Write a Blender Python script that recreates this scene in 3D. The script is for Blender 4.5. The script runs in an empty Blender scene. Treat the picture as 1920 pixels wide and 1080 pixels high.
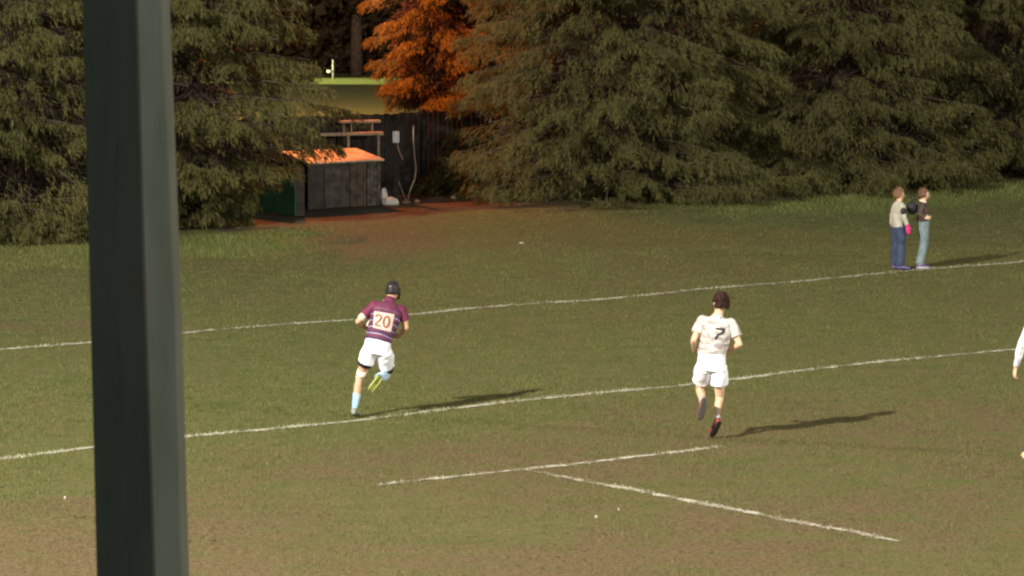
import bpy, bmesh, math, random
import numpy as np
from mathutils import Vector, Matrix, noise
from mathutils.bvhtree import BVHTree

R = math.radians
scene = bpy.context.scene
col = scene.collection

# ------------------------------------------------------------------ camera
F = 6700.0          # focal length in photo pixels (1920 wide)
HC = 6.4            # eye height up in the stand
TH = math.atan(690.0 / F)
cam_d = bpy.data.cameras.new('camera')
cam_d.sensor_width = 36.0
cam_d.lens = F / 1920.0 * 36.0
cam_d.clip_start = 0.1
cam_d.clip_end = 3000
cam_d.dof.use_dof = True
cam_d.dof.focus_distance = 50.0
cam_d.dof.aperture_fstop = 25.0
cam = bpy.data.objects.new('camera', cam_d)
cam.location = (0, 0, HC)
cam.rotation_euler = (math.pi / 2 - TH, 0, 0)
col.objects.link(cam)
scene.camera = cam
scene.view_settings.view_transform = 'Standard'
scene.view_settings.look = 'None'
scene.view_settings.exposure = 0.42
scene.view_settings.gamma = 1.0
scene.view_settings.use_curve_mapping = False
scene.cycles.filter_width = 2.3
scene.cycles.max_bounces = 6
scene.cycles.transparent_max_bounces = 12

# ------------------------------------------------------------------ night sky
world = bpy.data.worlds.new('World')
scene.world = world
world.use_nodes = True
wn = world.node_tree
wn.nodes.clear()
sky = wn.nodes.new('ShaderNodeTexSky')
sky.sky_type = 'NISHITA'
sky.sun_disc = False
sky.sun_elevation = R(5.0)
sky.sun_rotation = R(20)
tint = wn.nodes.new('ShaderNodeMix')
tint.data_type = 'RGBA'
tint.blend_type = 'MULTIPLY'
tint.inputs[0].default_value = 1.0
tint.inputs[7].default_value = (1.0, 0.86, 0.78, 1)
bg = wn.nodes.new('ShaderNodeBackground')
bg.inputs[1].default_value = 0.15
wo = wn.nodes.new('ShaderNodeOutputWorld')
wn.links.new(sky.outputs[0], tint.inputs[6])
wn.links.new(tint.outputs[2], bg.inputs[0])
wn.links.new(bg.outputs[0], wo.inputs[0])

# ------------------------------------------------------------------ floodlights and street lamps (real lamps of the ground)
def spot(name, loc, aim, power, color, cone=70, size=0.35, blend=0.5):
    d = bpy.data.lights.new(name, 'SPOT')
    d.energy = power; d.color = color; d.spot_size = R(cone); d.spot_blend = blend
    d.shadow_soft_size = size
    o = bpy.data.objects.new(name, d); col.objects.link(o)
    o.location = loc
    o.rotation_euler = (Vector(aim) - Vector(loc)).to_track_quat('-Z', 'Y').to_euler()
    return o
def point(name, loc, power, color, size=0.15):
    d = bpy.data.lights.new(name, 'POINT')
    d.energy = power; d.color = color; d.shadow_soft_size = size
    o = bpy.data.objects.new(name, d); col.objects.link(o)
    o.location = loc
    return o
FLOOD = (1.0, 0.925, 0.77)
spot('floodlight', (-28.5, 14.5, 25.5), (4, 54, 0), 175000, FLOOD, 100)
spot('floodlight', (44.0, 26.0, 17.0), (4, 50, 0), 46000, (1.0, 0.95, 0.82), 100)
spot('floodlight', (30.0, 0.0, 15.0), (0, 40, 0), 20000, FLOOD, 150)
spot('floodlight', (-34.0, 142.5, 6.0), (-7, 142.8, 0), 260000, (0.95, 1.0, 0.40), 13)
SODIUM = (1.0, 0.205, 0.025)
point('street_lamp_light', (-5.1, 86.2, 5.3), 4000, SODIUM)
point('street_lamp_light', (12.5, 99.0, 4.6), 1800, SODIUM)
point('street_lamp_light', (-9.0, 116.0, 8.0), 5800, (1.0, 0.56, 0.20))

# ------------------------------------------------------------------ helpers
def at(px, py, depth=None):
    """ground point (or point at the given depth) seen at a pixel of the photo"""
    u = (px - 960) / F; v = (540 - py) / F
    d = Vector((u, math.cos(TH) + v * math.sin(TH), -math.sin(TH) + v * math.cos(TH)))
    t = HC / -d.z if depth is None else depth / d.y
    return Vector((0, 0, HC)) + d * t

FD = Vector((math.cos(R(37.5)), math.sin(R(37.5)), 0))      # direction of the touch line and fence
FN = Vector((-FD.y, FD.x, 0))

def tag(o, label=None, cat=None, group=None, kind=None):
    if label: o['label'] = label
    if cat: o['category'] = cat
    if group: o['group'] = group
    if kind: o['kind'] = kind
    return o

def empty(name, loc, label, cat, group=None, rz=0.0):
    o = bpy.data.objects.new(name, None)
    o.empty_display_size = 0.2
    o.location = loc; o.rotation_euler = (0, 0, rz)
    col.objects.link(o)
    return tag(o, label, cat, group)

def link(name, me, mat, parent=None, smooth=False):
    if mat is not None:
        me.materials.clear(); me.materials.append(mat)
    if smooth:
        me.polygons.foreach_set('use_smooth', [True] * len(me.polygons))
    o = bpy.data.objects.new(name, me)
    col.objects.link(o)
    if parent is not None: o.parent = parent
    return o

def mesh_np(name, verts, faces):
    """verts (n,3) float, faces (m,k) int"""
    me = bpy.data.meshes.new(name)
    verts = np.asarray(verts, dtype=np.float32); faces = np.asarray(faces, dtype=np.int32)
    m, k = faces.shape
    me.vertices.add(len(verts)); me.vertices.foreach_set('co', verts.ravel())
    me.loops.add(m * k); me.loops.foreach_set('vertex_index', faces.ravel())
    me.polygons.add(m); me.polygons.foreach_set('loop_start', np.arange(0, m * k, k, dtype=np.int32))
    me.update(calc_edges=True)
    return me

class MB:
    """collects boxes, bars and lofts into one mesh"""
    def __init__(s): s.v = []; s.f = []
    def add(s, v, f):
        b = len(s.v); s.v += [tuple(p) for p in v]; s.f += [tuple(i + b for i in q) for q in f]
    def box(s, c, size, rz=0.0, rot=None):
        M = rot if rot is not None else Matrix.Rotation(rz, 3, 'Z')
        c = Vector(c); h = Vector(size) / 2
        v = [c + M @ Vector((x * h.x, y * h.y, z * h.z)) for x in (-1, 1) for y in (-1, 1) for z in (-1, 1)]
        s.add(v, [(0, 1, 3, 2), (4, 6, 7, 5), (0, 4, 5, 1), (2, 3, 7, 6), (0, 2, 6, 4), (1, 5, 7, 3)])
    def loft(s, rings, side=(1, 0, 0), n=14):
        """rings: (point, half width along side, half depth)"""
        P = [Vector(r[0]) for r in rings]; side = Vector(side)
        vv = []; k = len(P)
        for i, r in enumerate(rings):
            a = P[max(i - 1, 0)]; b = P[min(i + 1, k - 1)]
            t = (b - a).normalized()
            sd = side - t * side.dot(t)
            if sd.length < 1e-4: sd = t.orthogonal()
            sd.normalize(); d = t.cross(sd)
            for j in range(n):
                an = 2 * math.pi * j / n
                vv.append(P[i] + sd * (math.cos(an) * r[1]) + d * (math.sin(an) * r[2]))
        ff = []
        for i in range(k - 1):
            for j in range(n):
                j2 = (j + 1) % n
                ff.append((i * n + j, i * n + j2, (i + 1) * n + j2, (i + 1) * n + j))
        ff.append(tuple(range(n))[::-1]); ff.append(tuple(range((k - 1) * n, k * n)))
        s.add(vv, ff)
    def tube(s, pts, r0, r1=None, n=8):
        r1 = r0 if r1 is None else r1
        k = len(pts)
        s.loft([(p, r0 + (r1 - r0) * i / max(k - 1, 1), r0 + (r1 - r0) * i / max(k - 1, 1)) for i, p in enumerate(pts)],
               side=(0.9, 0.3, 0.2), n=n)
    def ball(s, c, rad, M=None, n=14, m=9, fn=None):
        c = Vector(c); rad = Vector(rad) if not isinstance(rad, (int, float)) else Vector((rad, rad, rad))
        vv = []; M = M or Matrix.Identity(3)
        def pt(x, y, z):
            p = Vector((x * rad.x, y * rad.y, z * rad.z))
            if fn: p = fn(p, (x, y, z))
            return c + M @ p
        vv.append(pt(0, 0, -1))
        for i in range(1, m):
            la = -math.pi / 2 + math.pi * i / m
            for j in range(n):
                lo = 2 * math.pi * j / n
                vv.append(pt(math.cos(la) * math.cos(lo), math.cos(la) * math.sin(lo), math.sin(la)))
        vv.append(pt(0, 0, 1))
        ff = []
        for j in range(n): ff.append((0, 1 + (j + 1) % n, 1 + j))
        for i in range(m - 2):
            for j in range(n):
                a = 1 + i * n; j2 = (j + 1) % n
                ff.append((a + j, a + j2, a + n + j2, a + n + j))
        a = 1 + (m - 2) * n; t = len(vv) - 1
        for j in range(n): ff.append((a + j, a + (j + 1) % n, t))
        s.add(vv, ff)
    def mesh(s, name='mesh'):
        me = bpy.data.meshes.new(name); me.from_pydata(s.v, [], s.f); me.update(); return me
    def build(s, name, mat, parent=None, smooth=False, bevel=0.0):
        o = link(name, s.mesh(name), mat, parent, smooth)
        if bevel:
            b = o.modifiers.new('bevel', 'BEVEL'); b.width = bevel; b.segments = 2
        return o
    def fused(s, name, mat, parent=None, voxel=0.006, smooth_it=4, disp=None):
        """one continuous skin over all the pieces"""
        me = s.mesh(name)
        o = bpy.data.objects.new('tmp', me); col.objects.link(o)
        rm = o.modifiers.new('r', 'REMESH'); rm.mode = 'VOXEL'; rm.voxel_size = voxel
        sm = o.modifiers.new('s', 'SMOOTH'); sm.factor = 0.5; sm.iterations = smooth_it
        dg = bpy.context.evaluated_depsgraph_get(); dg.update()
        me2 = bpy.data.meshes.new_from_object(o.evaluated_get(dg))
        bpy.data.objects.remove(o); bpy.data.meshes.remove(me)
        me2.name = name
        if disp:
            for v in me2.vertices: v.co += v.normal * disp(v.co)
            me2.update()
        return link(name, me2, mat, parent, True)

# ------------------------------------------------------------------ materials
def mat_new(name):
    m = bpy.data.materials.new(name); m.use_nodes = True
    nt = m.node_tree; nt.nodes.clear()
    out = nt.nodes.new('ShaderNodeOutputMaterial'); b = nt.nodes.new('ShaderNodeBsdfPrincipled')
    nt.links.new(b.outputs[0], out.inputs[0])
    return m, nt, b
def N(nt, t, **kw):
    n = nt.nodes.new(t)
    for k, v in kw.items(): setattr(n, k, v)
    return n
def rgb(c): return (c[0], c[1], c[2], 1)
def mixc(nt, fac, a, b, mode='MIX'):
    n = N(nt, 'ShaderNodeMix', data_type='RGBA', blend_type=mode)
    for i, v in ((0, fac), (6, a), (7, b)):
        if isinstance(v, bpy.types.NodeSocket): nt.links.new(v, n.inputs[i])
        elif i == 0: n.inputs[0].default_value = v
        else: n.inputs[i].default_value = rgb(v)
    return n.outputs[2]
def math_(nt, op, a, b=0.0, c=None):
    n = N(nt, 'ShaderNodeMath', operation=op)
    for i, v in ((0, a), (1, b), (2, c)):
        if v is None: continue
        if isinstance(v, bpy.types.NodeSocket): nt.links.new(v, n.inputs[i])
        else: n.inputs[i].default_value = v
    return n.outputs[0]
def ramp(nt, fac, lo, hi):
    n = N(nt, 'ShaderNodeMapRange', interpolation_type='SMOOTHSTEP')
    nt.links.new(fac, n.inputs[0]); n.inputs[1].default_value = lo; n.inputs[2].default_value = hi
    return n.outputs[0]
def noise_(nt, vec, scale, detail=3, rough=0.55):
    n = N(nt, 'ShaderNodeTexNoise'); n.inputs['Scale'].default_value = scale
    n.inputs['Detail'].default_value = detail; n.inputs['Roughness'].default_value = rough
    if vec is not None: nt.links.new(vec, n.inputs['Vector'])
    return n.outputs[0]
def bump(nt, b, h, strength=0.3, dist=0.01):
    n = N(nt, 'ShaderNodeBump'); n.inputs['Strength'].default_value = strength; n.inputs['Distance'].default_value = dist
    nt.links.new(h, n.inputs['Height']); nt.links.new(n.outputs[0], b.inputs['Normal'])
def simple(name, c, rough=0.7, c2=None, scale=6.0, metallic=0.0, bs=0.25, bd=0.004, spec=0.4, sss=0.0, lo=.35, hi=.65):
    m, nt, b = mat_new(name)
    tc = N(nt, 'ShaderNodeTexCoord').outputs['Object']
    h = noise_(nt, tc, scale, 4)
    c2 = c2 or tuple(x * 0.72 for x in c)
    nt.links.new(mixc(nt, ramp(nt, h, lo, hi), c, c2), b.inputs['Base Color'])
    b.inputs['Roughness'].default_value = rough; b.inputs['Metallic'].default_value = metallic
    b.inputs['Specular IOR Level'].default_value = spec
    if sss:
        b.inputs['Subsurface Weight'].default_value = sss; b.inputs['Subsurface Radius'].default_value = (.02, .008, .004)
    bump(nt, b, noise_(nt, tc, scale * 4, 3), bs, bd)
    return m

# ------------------------------------------------------------------ turf: one sheet to the horizon
# bare patches, given as pixel boxes (x0,y0,x1,y1) of the photo and turned into ground ellipses
def ground_blob(x0, y0, x1, y1):
    a = at((x0 + x1) / 2, y0); b = at((x0 + x1) / 2, y1); l = at(x0, (y0 + y1) / 2); r = at(x1, (y0 + y1) / 2)
    return ((l.x + r.x) / 2, (a.y + b.y) / 2, (r.x - l.x) / 2, (a.y - b.y) / 2)
DIRT = [(ground_blob(-250, 920, 700, 1260), 0.66), (ground_blob(500, 830, 1200, 980), 0.36),
        (ground_blob(440, 388, 800, 424), 0.9), (ground_blob(560, 420, 850, 492), 0.72),
        (ground_blob(-100, 592, 240, 622), 0.45), (ground_blob(1000, 730, 2100, 870), 0.22),
        (ground_blob(1100, 880, 2000, 1200), 0.25), (ground_blob(-200, 476, 700, 520), 0.25),
        (ground_blob(1150, 480, 1500, 520), 0.16), (ground_blob(700, 980, 1400, 1120), 0.42)]
# the strip of fallen needles along the tree bases: distance from the tree line
TB0 = at(0, 470); TB1 = at(1900, 343)
TD = (TB1 - TB0).normalized(); TN = Vector((-TD.y, TD.x, 0)); TOFF = TN.dot(TB0)

def turf_group():
    g = bpy.data.node_groups.new('turf_colour', 'ShaderNodeTree')
    g.interface.new_socket('Colour', in_out='OUTPUT', socket_type='NodeSocketColor')
    g.interface.new_socket('Dirt', in_out='OUTPUT', socket_type='NodeSocketFloat')
    out = g.nodes.new('NodeGroupOutput')
    pos = N(g, 'ShaderNodeNewGeometry').outputs['Position']
    # distort so no patch has a smooth outline
    d1 = N(g, 'ShaderNodeTexNoise'); d1.inputs['Scale'].default_value = 0.55; d1.inputs['Detail'].default_value = 5
    g.links.new(pos, d1.inputs['Vector'])
    sub = N(g, 'ShaderNodeVectorMath', operation='SUBTRACT'); g.links.new(d1.outputs[1], sub.inputs[0]); sub.inputs[1].default_value = (.5, .5, .5)
    scl = N(g, 'ShaderNodeVectorMath', operation='MULTIPLY'); g.links.new(sub.outputs[0], scl.inputs[0]); scl.inputs[1].default_value = (3.0, 6.0, 0)
    ad = N(g, 'ShaderNodeVectorMath', operation='ADD'); g.links.new(pos, ad.inputs[0]); g.links.new(scl.outputs[0], ad.inputs[1])
    p2 = ad.outputs[0]
    dirt = None
    for (cx, cy, rx, ry), s in DIRT:
        a = N(g, 'ShaderNodeVectorMath', operation='SUBTRACT'); g.links.new(p2, a.inputs[0]); a.inputs[1].default_value = (cx, cy, 0)
        b = N(g, 'ShaderNodeVectorMath', operation='MULTIPLY'); g.links.new(a.outputs[0], b.inputs[0]); b.inputs[1].default_value = (1 / rx, 1 / ry, 0)
        L = N(g, 'ShaderNodeVectorMath', operation='LENGTH'); g.links.new(b.outputs[0], L.inputs[0])
        m = math_(g, 'MULTIPLY', math_(g, 'SUBTRACT', 1.0, ramp(g, L.outputs['Value'], 0.45, 1.25)), s)
        dirt = m if dirt is None else math_(g, 'MAXIMUM', dirt, m)
    # needles under the trees
    dt = N(g, 'ShaderNodeVectorMath', operation='DOT_PRODUCT'); g.links.new(pos, dt.inputs[0]); dt.inputs[1].default_value = tuple(TN)
    sd = math_(g, 'SUBTRACT', dt.outputs['Value'], TOFF)
    sd = math_(g, 'ADD', sd, math_(g, 'MULTIPLY', math_(g, 'SUBTRACT', d1.outputs[0], 0.5), 5.0))
    under = math_(g, 'MULTIPLY', ramp(g, sd, 0.7, 1.9), math_(g, 'SUBTRACT', 1.0, ramp(g, sd, 12.0, 20.0)))
    rank = math_(g, 'MULTIPLY', ramp(g, sd, -4.5, -3.0), math_(g, 'SUBTRACT', 1.0, ramp(g, sd, -1.2, 0.5)))
    sx = N(g, 'ShaderNodeSeparateXYZ'); g.links.new(pos, sx.inputs[0])
    rank = math_(g, 'MULTIPLY', rank, math_(g, 'ADD', math_(g, 'SUBTRACT', 1.0, ramp(g, sx.outputs[0], -4.6, -3.2)), ramp(g, sx.outputs[0], 3.5, 6.5)))
    # broad wear + fine mottling
    big = noise_(g, pos, 0.22, 5, 0.6)
    mid = noise_(g, pos, 1.7, 5, 0.65)
    mp = N(g, 'ShaderNodeMapping'); mp.inputs['Rotation'].default_value = (0, 0, -R(37.5)); mp.inputs['Scale'].default_value = (0.35, 2.2, 1)
    g.links.new(pos, mp.inputs['Vector'])
    streak = noise_(g, mp.outputs[0], 1.2, 4, 0.6)
    fine = noise_(g, pos, 16, 3, 0.7)
    wear = ramp(g, math_(g, 'ADD', math_(g, 'MULTIPLY', big, 0.7), math_(g, 'MULTIPLY', mid, 0.5)), 0.50, 0.78)
    a_, c_ = at(-400, 900), at(2400, 602); d_ = (c_ - a_).normalized(); n_ = Vector((d_.y, -d_.x, 0))
    ln_ = N(g, 'ShaderNodeVectorMath', operation='DOT_PRODUCT'); g.links.new(p2, ln_.inputs[0]); ln_.inputs[1].default_value = tuple(n_)
    ins = ramp(g, math_(g, 'SUBTRACT', ln_.outputs['Value'], n_.dot(a_)), -.8, 5.5)
    wear = math_(g, 'ADD', math_(g, 'MULTIPLY', wear, math_(g, 'ADD', 0.30, math_(g, 'MULTIPLY', ins, 0.5))), math_(g, 'MULTIPLY', ins, 0.16))
    spk = noise_(g, pos, 5.5, 4, .65)
    dirt = math_(g, 'MINIMUM', math_(g, 'ADD', math_(g, 'ADD', dirt, wear), math_(g, 'MULTIPLY', ramp(g, spk, .5, .68), math_(g, 'ADD', .16, math_(g, 'MULTIPLY', ins, .3)))), 1.0)
    dmot = math_(g, 'MULTIPLY', dirt, ramp(g, math_(g, 'ADD', math_(g, 'MULTIPLY', mid, .5), math_(g, 'MULTIPLY', streak, .5)), 0.22, 0.55))
    green = mixc(g, ramp(g, mid, .3, .7), (0.092, 0.108, 0.029), (0.130, 0.126, 0.043))
    green = mixc(g, math_(g, 'MULTIPLY', ramp(g, streak, .5, .75), .35), green, (0.055, 0.078, 0.018))
    green = mixc(g, math_(g, 'MULTIPLY', ramp(g, noise_(g, pos, 4.0, 4, .7), .52, .68), .55), green, (0.045, 0.062, 0.015))
    green = mixc(g, math_(g, 'MULTIPLY', rank, 0.75), green, (0.130, 0.160, 0.036))
    brown = mixc(g, ramp(g, fine, .35, .65), (0.160, 0.112, 0.058), (0.095, 0.066, 0.036))
    c = mixc(g, dmot, green, brown)
    soil = mixc(g, ramp(g, fine, .4, .6), (0.085, 0.060, 0.038), (0.045, 0.033, 0.023))
    c = mixc(g, under, c, soil)
    c = mixc(g, math_(g, 'MULTIPLY', ramp(g, fine, .56, .72), .35), c, (0.04, 0.035, 0.015))
    c = mixc(g, math_(g, 'MULTIPLY', ramp(g, noise_(g, pos, 8.0, 5, .75), .55, .68), .62), c, (0.055, 0.046, 0.022))
    g.links.new(c, out.inputs[0])
    g.links.new(math_(g, 'MAXIMUM', dmot, under), out.inputs[1])
    return g
TG = turf_group()

def turf_material(blade):
    m, nt, b = mat_new('turf_blade' if blade else 'turf_soil')
    gn = N(nt, 'ShaderNodeGroup'); gn.node_tree = TG
    c = gn.outputs[0]
    pos = N(nt, 'ShaderNodeNewGeometry').outputs['Position']
    if blade:
        at_ = N(nt, 'ShaderNodeAttribute'); at_.attribute_name = 'tone'
        c = mixc(nt, 0.42, c, mixc(nt, at_.outputs['Fac'], (0.060, 0.085, 0.020), (0.205, 0.186, 0.068)))
        pa = N(nt, 'ShaderNodeAttribute'); pa.attribute_name = 'paint'
        c = mixc(nt, pa.outputs['Fac'], c, (0.62, 0.60, 0.50))
        b.inputs['Roughness'].default_value = 0.6
        b.inputs['Specular IOR Level'].default_value = 0.25
    else:
        b.inputs['Roughness'].default_value = 0.95
        b.inputs['Specular IOR Level'].default_value = 0.15
        bump(nt, b, noise_(nt, pos, 22, 4, .7), 0.8, 0.03)
    nt.links.new(c, b.inputs['Base Color'])
    return m
M_soil = turf_material(False); M_blade = turf_material(True)

gx = np.concatenate([np.linspace(-900, -40, 12), np.linspace(-38, 38, 120), np.linspace(40, 900, 12)])
gy = np.concatenate([np.linspace(-300, 20, 8), np.linspace(24, 100, 140), np.linspace(105, 1600, 30)])
X, Y = np.meshgrid(gx, gy)
Z = 0.018 * np.sin(X * 0.9 + 1.3 * np.sin(Y * .31)) * np.sin(Y * 0.7 + .5)
Z = np.where((np.abs(X) < 38) & (Y > 24) & (Y < 100), Z, 0)
gv = np.stack([X.ravel(), Y.ravel(), Z.ravel()], 1)
nx, ny = len(gx), len(gy)
ii = (np.arange(ny - 1)[:, None] * nx + np.arange(nx - 1)[None]).ravel()
ground = link('ground', mesh_np('ground', gv, np.stack([ii, ii + 1, ii + nx + 1, ii + nx], 1)), M_soil, None, True)
tag(ground, kind='structure')
def gz(x, y): return 0.018 * math.sin(x * 0.9 + 1.3 * math.sin(y * .31)) * math.sin(y * 0.7 + .5)

# ------------------------------------------------------------------ painted lines
LINES = [('pitch_line', at(-400, 690), at(2400, 450), .18),
         ('pitch_line', at(-400, 900), at(2400, 602), .165),
         ('pitch_line', at(708, 911), at(1352, 837), .145),
         ('pitch_line', at(985, 880), at(1690, 1017), .145)]
m, nt, b = mat_new('line_chalk')
pos = N(nt, 'ShaderNodeNewGeometry').outputs['Position']
gn = N(nt, 'ShaderNodeGroup'); gn.node_tree = TG
cov = ramp(nt, math_(nt, 'ADD', math_(nt, 'MULTIPLY', noise_(nt, pos, 3.0, 4), .6), math_(nt, 'MULTIPLY', noise_(nt, pos, 30, 3), .5)), 0.47, 0.63)
nt.links.new(mixc(nt, cov, gn.outputs[0], (0.50, 0.47, 0.39)), b.inputs['Base Color'])
b.inputs['Roughness'].default_value = 0.9
bump(nt, b, noise_(nt, pos, 30, 3), .8, .02)
M_chalk = m
def line_off(i, s): return 0.035 * math.sin(s * 1.1 + i * 2) + 0.03 * math.sin(s * 0.37 + i) + .012 * math.sin(s * 3.7)
line_fade = {}
for i, (nm, a, c, w) in enumerate(LINES):
    d = (c - a); L = d.length; d.normalize(); nrm = Vector((-d.y, d.x, 0))
    n = int(L / 0.12); vs = []; fs = []
    rng = random.Random(i)
    for k in range(n + 1):
        s = L * k / n; p = a + d * s + nrm * line_off(i, s)
        w1 = w / 2 * rng.uniform(.35, 1.1); w2 = w / 2 * rng.uniform(.35, 1.1)
        if i >= 2:
            e = min(1, s / .5 + .2, (L - s) / .5 + .2); w1 *= e; w2 *= e
        for q in (p - nrm * w1, p + nrm * w2): vs.append((q.x, q.y, gz(q.x, q.y) + 0.006))
        if k: fs.append((2 * k - 2, 2 * k, 2 * k + 1, 2 * k - 1))
    me = bpy.data.meshes.new(nm); me.from_pydata(vs, [], fs); me.update()
    tag(link(nm, me, M_chalk), kind='structure')

# ------------------------------------------------------------------ grass blades
rs = np.random.RandomState(4)
def smooth_noise(x, y, sc, seed):
    r = np.random.RandomState(seed); o = 0
    for k in range(6):
        a = r.uniform(0, 6.28); f = sc * r.uniform(.6, 1.8); ph = r.uniform(0, 6.28)
        o = o + np.sin((x * math.cos(a) + y * math.sin(a)) * f + ph)
    return o / 6
def dirt_np(x, y):
    d = np.zeros_like(x)
    wx = x + 0.6 * smooth_noise(x, y, 1.2, 1); wy = y + 1.3 * smooth_noise(x, y, 1.0, 2)
    for (cx, cy, rx, ry), s in DIRT:
        L = np.sqrt(((wx - cx) / rx) ** 2 + ((wy - cy) / ry) ** 2)
        d = np.maximum(d, np.clip((1.25 - L) / .8, 0, 1) * s)
    return d
px_, py_, dens = [], [], []
def scatter(y0, y1, n):
    t = rs.rand(n); y = np.sqrt(y0 ** 2 + t * (y1 ** 2 - y0 ** 2))
    x = (rs.rand(n) * 2 - 1) * (y * 0.150 + 1.5)
    return x, y
parts = [scatter(31, 50, 430000), scatter(50, 70, 280000), scatter(70, 92, 170000)]
bx_ = np.concatenate([p[0] for p in parts]); by_ = np.concatenate([p[1] for p in parts])
dd = dirt_np(bx_, by_)
sdist = bx_ * TN.x + by_ * TN.y - TOFF + 1.2 * smooth_noise(bx_, by_, .9, 8)
clump = smooth_noise(bx_, by_, 9, 5) * .5 + smooth_noise(bx_, by_, 3, 6) * .5
keep = rs.rand(len(bx_)) < np.clip((1 - .72 * dd) * (0.72 + clump), .06, 1)
keep &= (sdist < 0.9) | (rs.rand(len(bx_)) < .06)
bx_, by_, dd, sdist, clump = bx_[keep], by_[keep], dd[keep], sdist[keep], clump[keep]
n = len(bx_)
rank = np.clip((sdist + 4.3) / 1.2, 0, 1) * np.clip((1.0 - sdist) / 1.5, 0, 1)
rank = rank * (np.clip((-3.2 - bx_) / 1.4, 0, 1) + np.clip((bx_ - 3.5) / 3.0, 0, 1))
h = rs.uniform(.016, .040, n) * (1 + .5 * clump) * (1 - .35 * dd) * (1 + 1.6 * rank)
w = rs.uniform(.002, .0052, n) * (by_ / 45.0)
az = rs.rand(n) * 6.283; lean = rs.uniform(.1, .9, n) * h; la = rs.rand(n) * 6.283
bz = 0.018 * np.sin(bx_ * 0.9 + 1.3 * np.sin(by_ * .31)) * np.sin(by_ * 0.7 + .5) - 0.002
V = np.zeros((n, 3, 3), dtype=np.float32)
V[:, 0] = np.stack([bx_ - np.cos(az) * w, by_ - np.sin(az) * w, bz], 1)
V[:, 1] = np.stack([bx_ + np.cos(az) * w, by_ + np.sin(az) * w, bz], 1)
V[:, 2] = np.stack([bx_ + np.cos(la) * lean, by_ + np.sin(la) * lean, bz + h], 1)
me = mesh_np('grass', V.reshape(-1, 3), np.arange(n * 3).reshape(-1, 3))
tone = np.clip(rs.rand(n) ** 1.4 + .15 * clump, 0, 1)
paint = np.zeros(n)
for i, (nm, a, c, lw) in enumerate(LINES):
    d = (c - a); L = d.length; d.normalize()
    s = (bx_ - a.x) * d.x + (by_ - a.y) * d.y; t = -(bx_ - a.x) * d.y + (by_ - a.y) * d.x
    off = 0.035 * np.sin(s * 1.1 + i * 2) + 0.03 * np.sin(s * 0.37 + i) + .012 * np.sin(s * 3.7)
    worn = np.clip(.75 + 1.1 * smooth_noise(s, s * 0, 2.6, 20 + i), .12, 1)
    paint = np.where((np.abs(t - off) < lw * .62) & (s > 0) & (s < L) & (rs.rand(n) < worn * .85), rs.uniform(.5, 1, n), paint)
for nm, arr in (('tone', tone), ('paint', paint)):
    a_ = me.attributes.new(nm, 'FLOAT', 'POINT'); a_.data.foreach_set('value', np.repeat(arr, 3).astype(np.float32))
tag(link('grass', me, M_blade), 'short worn grass blades covering the muddy pitch', 'grass', kind='stuff')

# ------------------------------------------------------------------ conifers
def foliage_mat(name, c1, c2, c3):
    m, nt, b = mat_new(name)
    tc = N(nt, 'ShaderNodeTexCoord').outputs['Object']
    a = noise_(nt, tc, 1.1, 3); f = noise_(nt, tc, 9, 2)
    c = mixc(nt, ramp(nt, a, .35, .65), c1, c2)
    c = mixc(nt, math_(nt, 'MULTIPLY', ramp(nt, f, .45, .7), .55), c, c3)
    nt.links.new(c, b.inputs['Base Color'])
    b.inputs['Roughness'].default_value = 0.8; b.inputs['Specular IOR Level'].default_value = 0.06
    tr = N(nt, 'ShaderNodeBsdfTranslucent'); nt.links.new(c, tr.inputs[0])
    mx = N(nt, 'ShaderNodeMixShader'); mx.inputs[0].default_value = 0.25
    nt.links.new(b.outputs[0], mx.inputs[1]); nt.links.new(tr.outputs[0], mx.inputs[2])
    nt.links.new(mx.outputs[0], [n_ for n_ in nt.nodes if n_.type == 'OUTPUT_MATERIAL'][0].inputs[0])
    return m
M_fol = foliage_mat('conifer_needles', (0.118, 0.106, 0.040), (0.146, 0.124, 0.046), (0.082, 0.082, 0.031))
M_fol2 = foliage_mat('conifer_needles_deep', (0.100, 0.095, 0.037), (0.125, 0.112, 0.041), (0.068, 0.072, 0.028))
M_bark = simple('conifer_bark', (0.085, 0.055, 0.04), 0.9, (0.04, 0.027, 0.02), 9, bs=.7, bd=.02)

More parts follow.
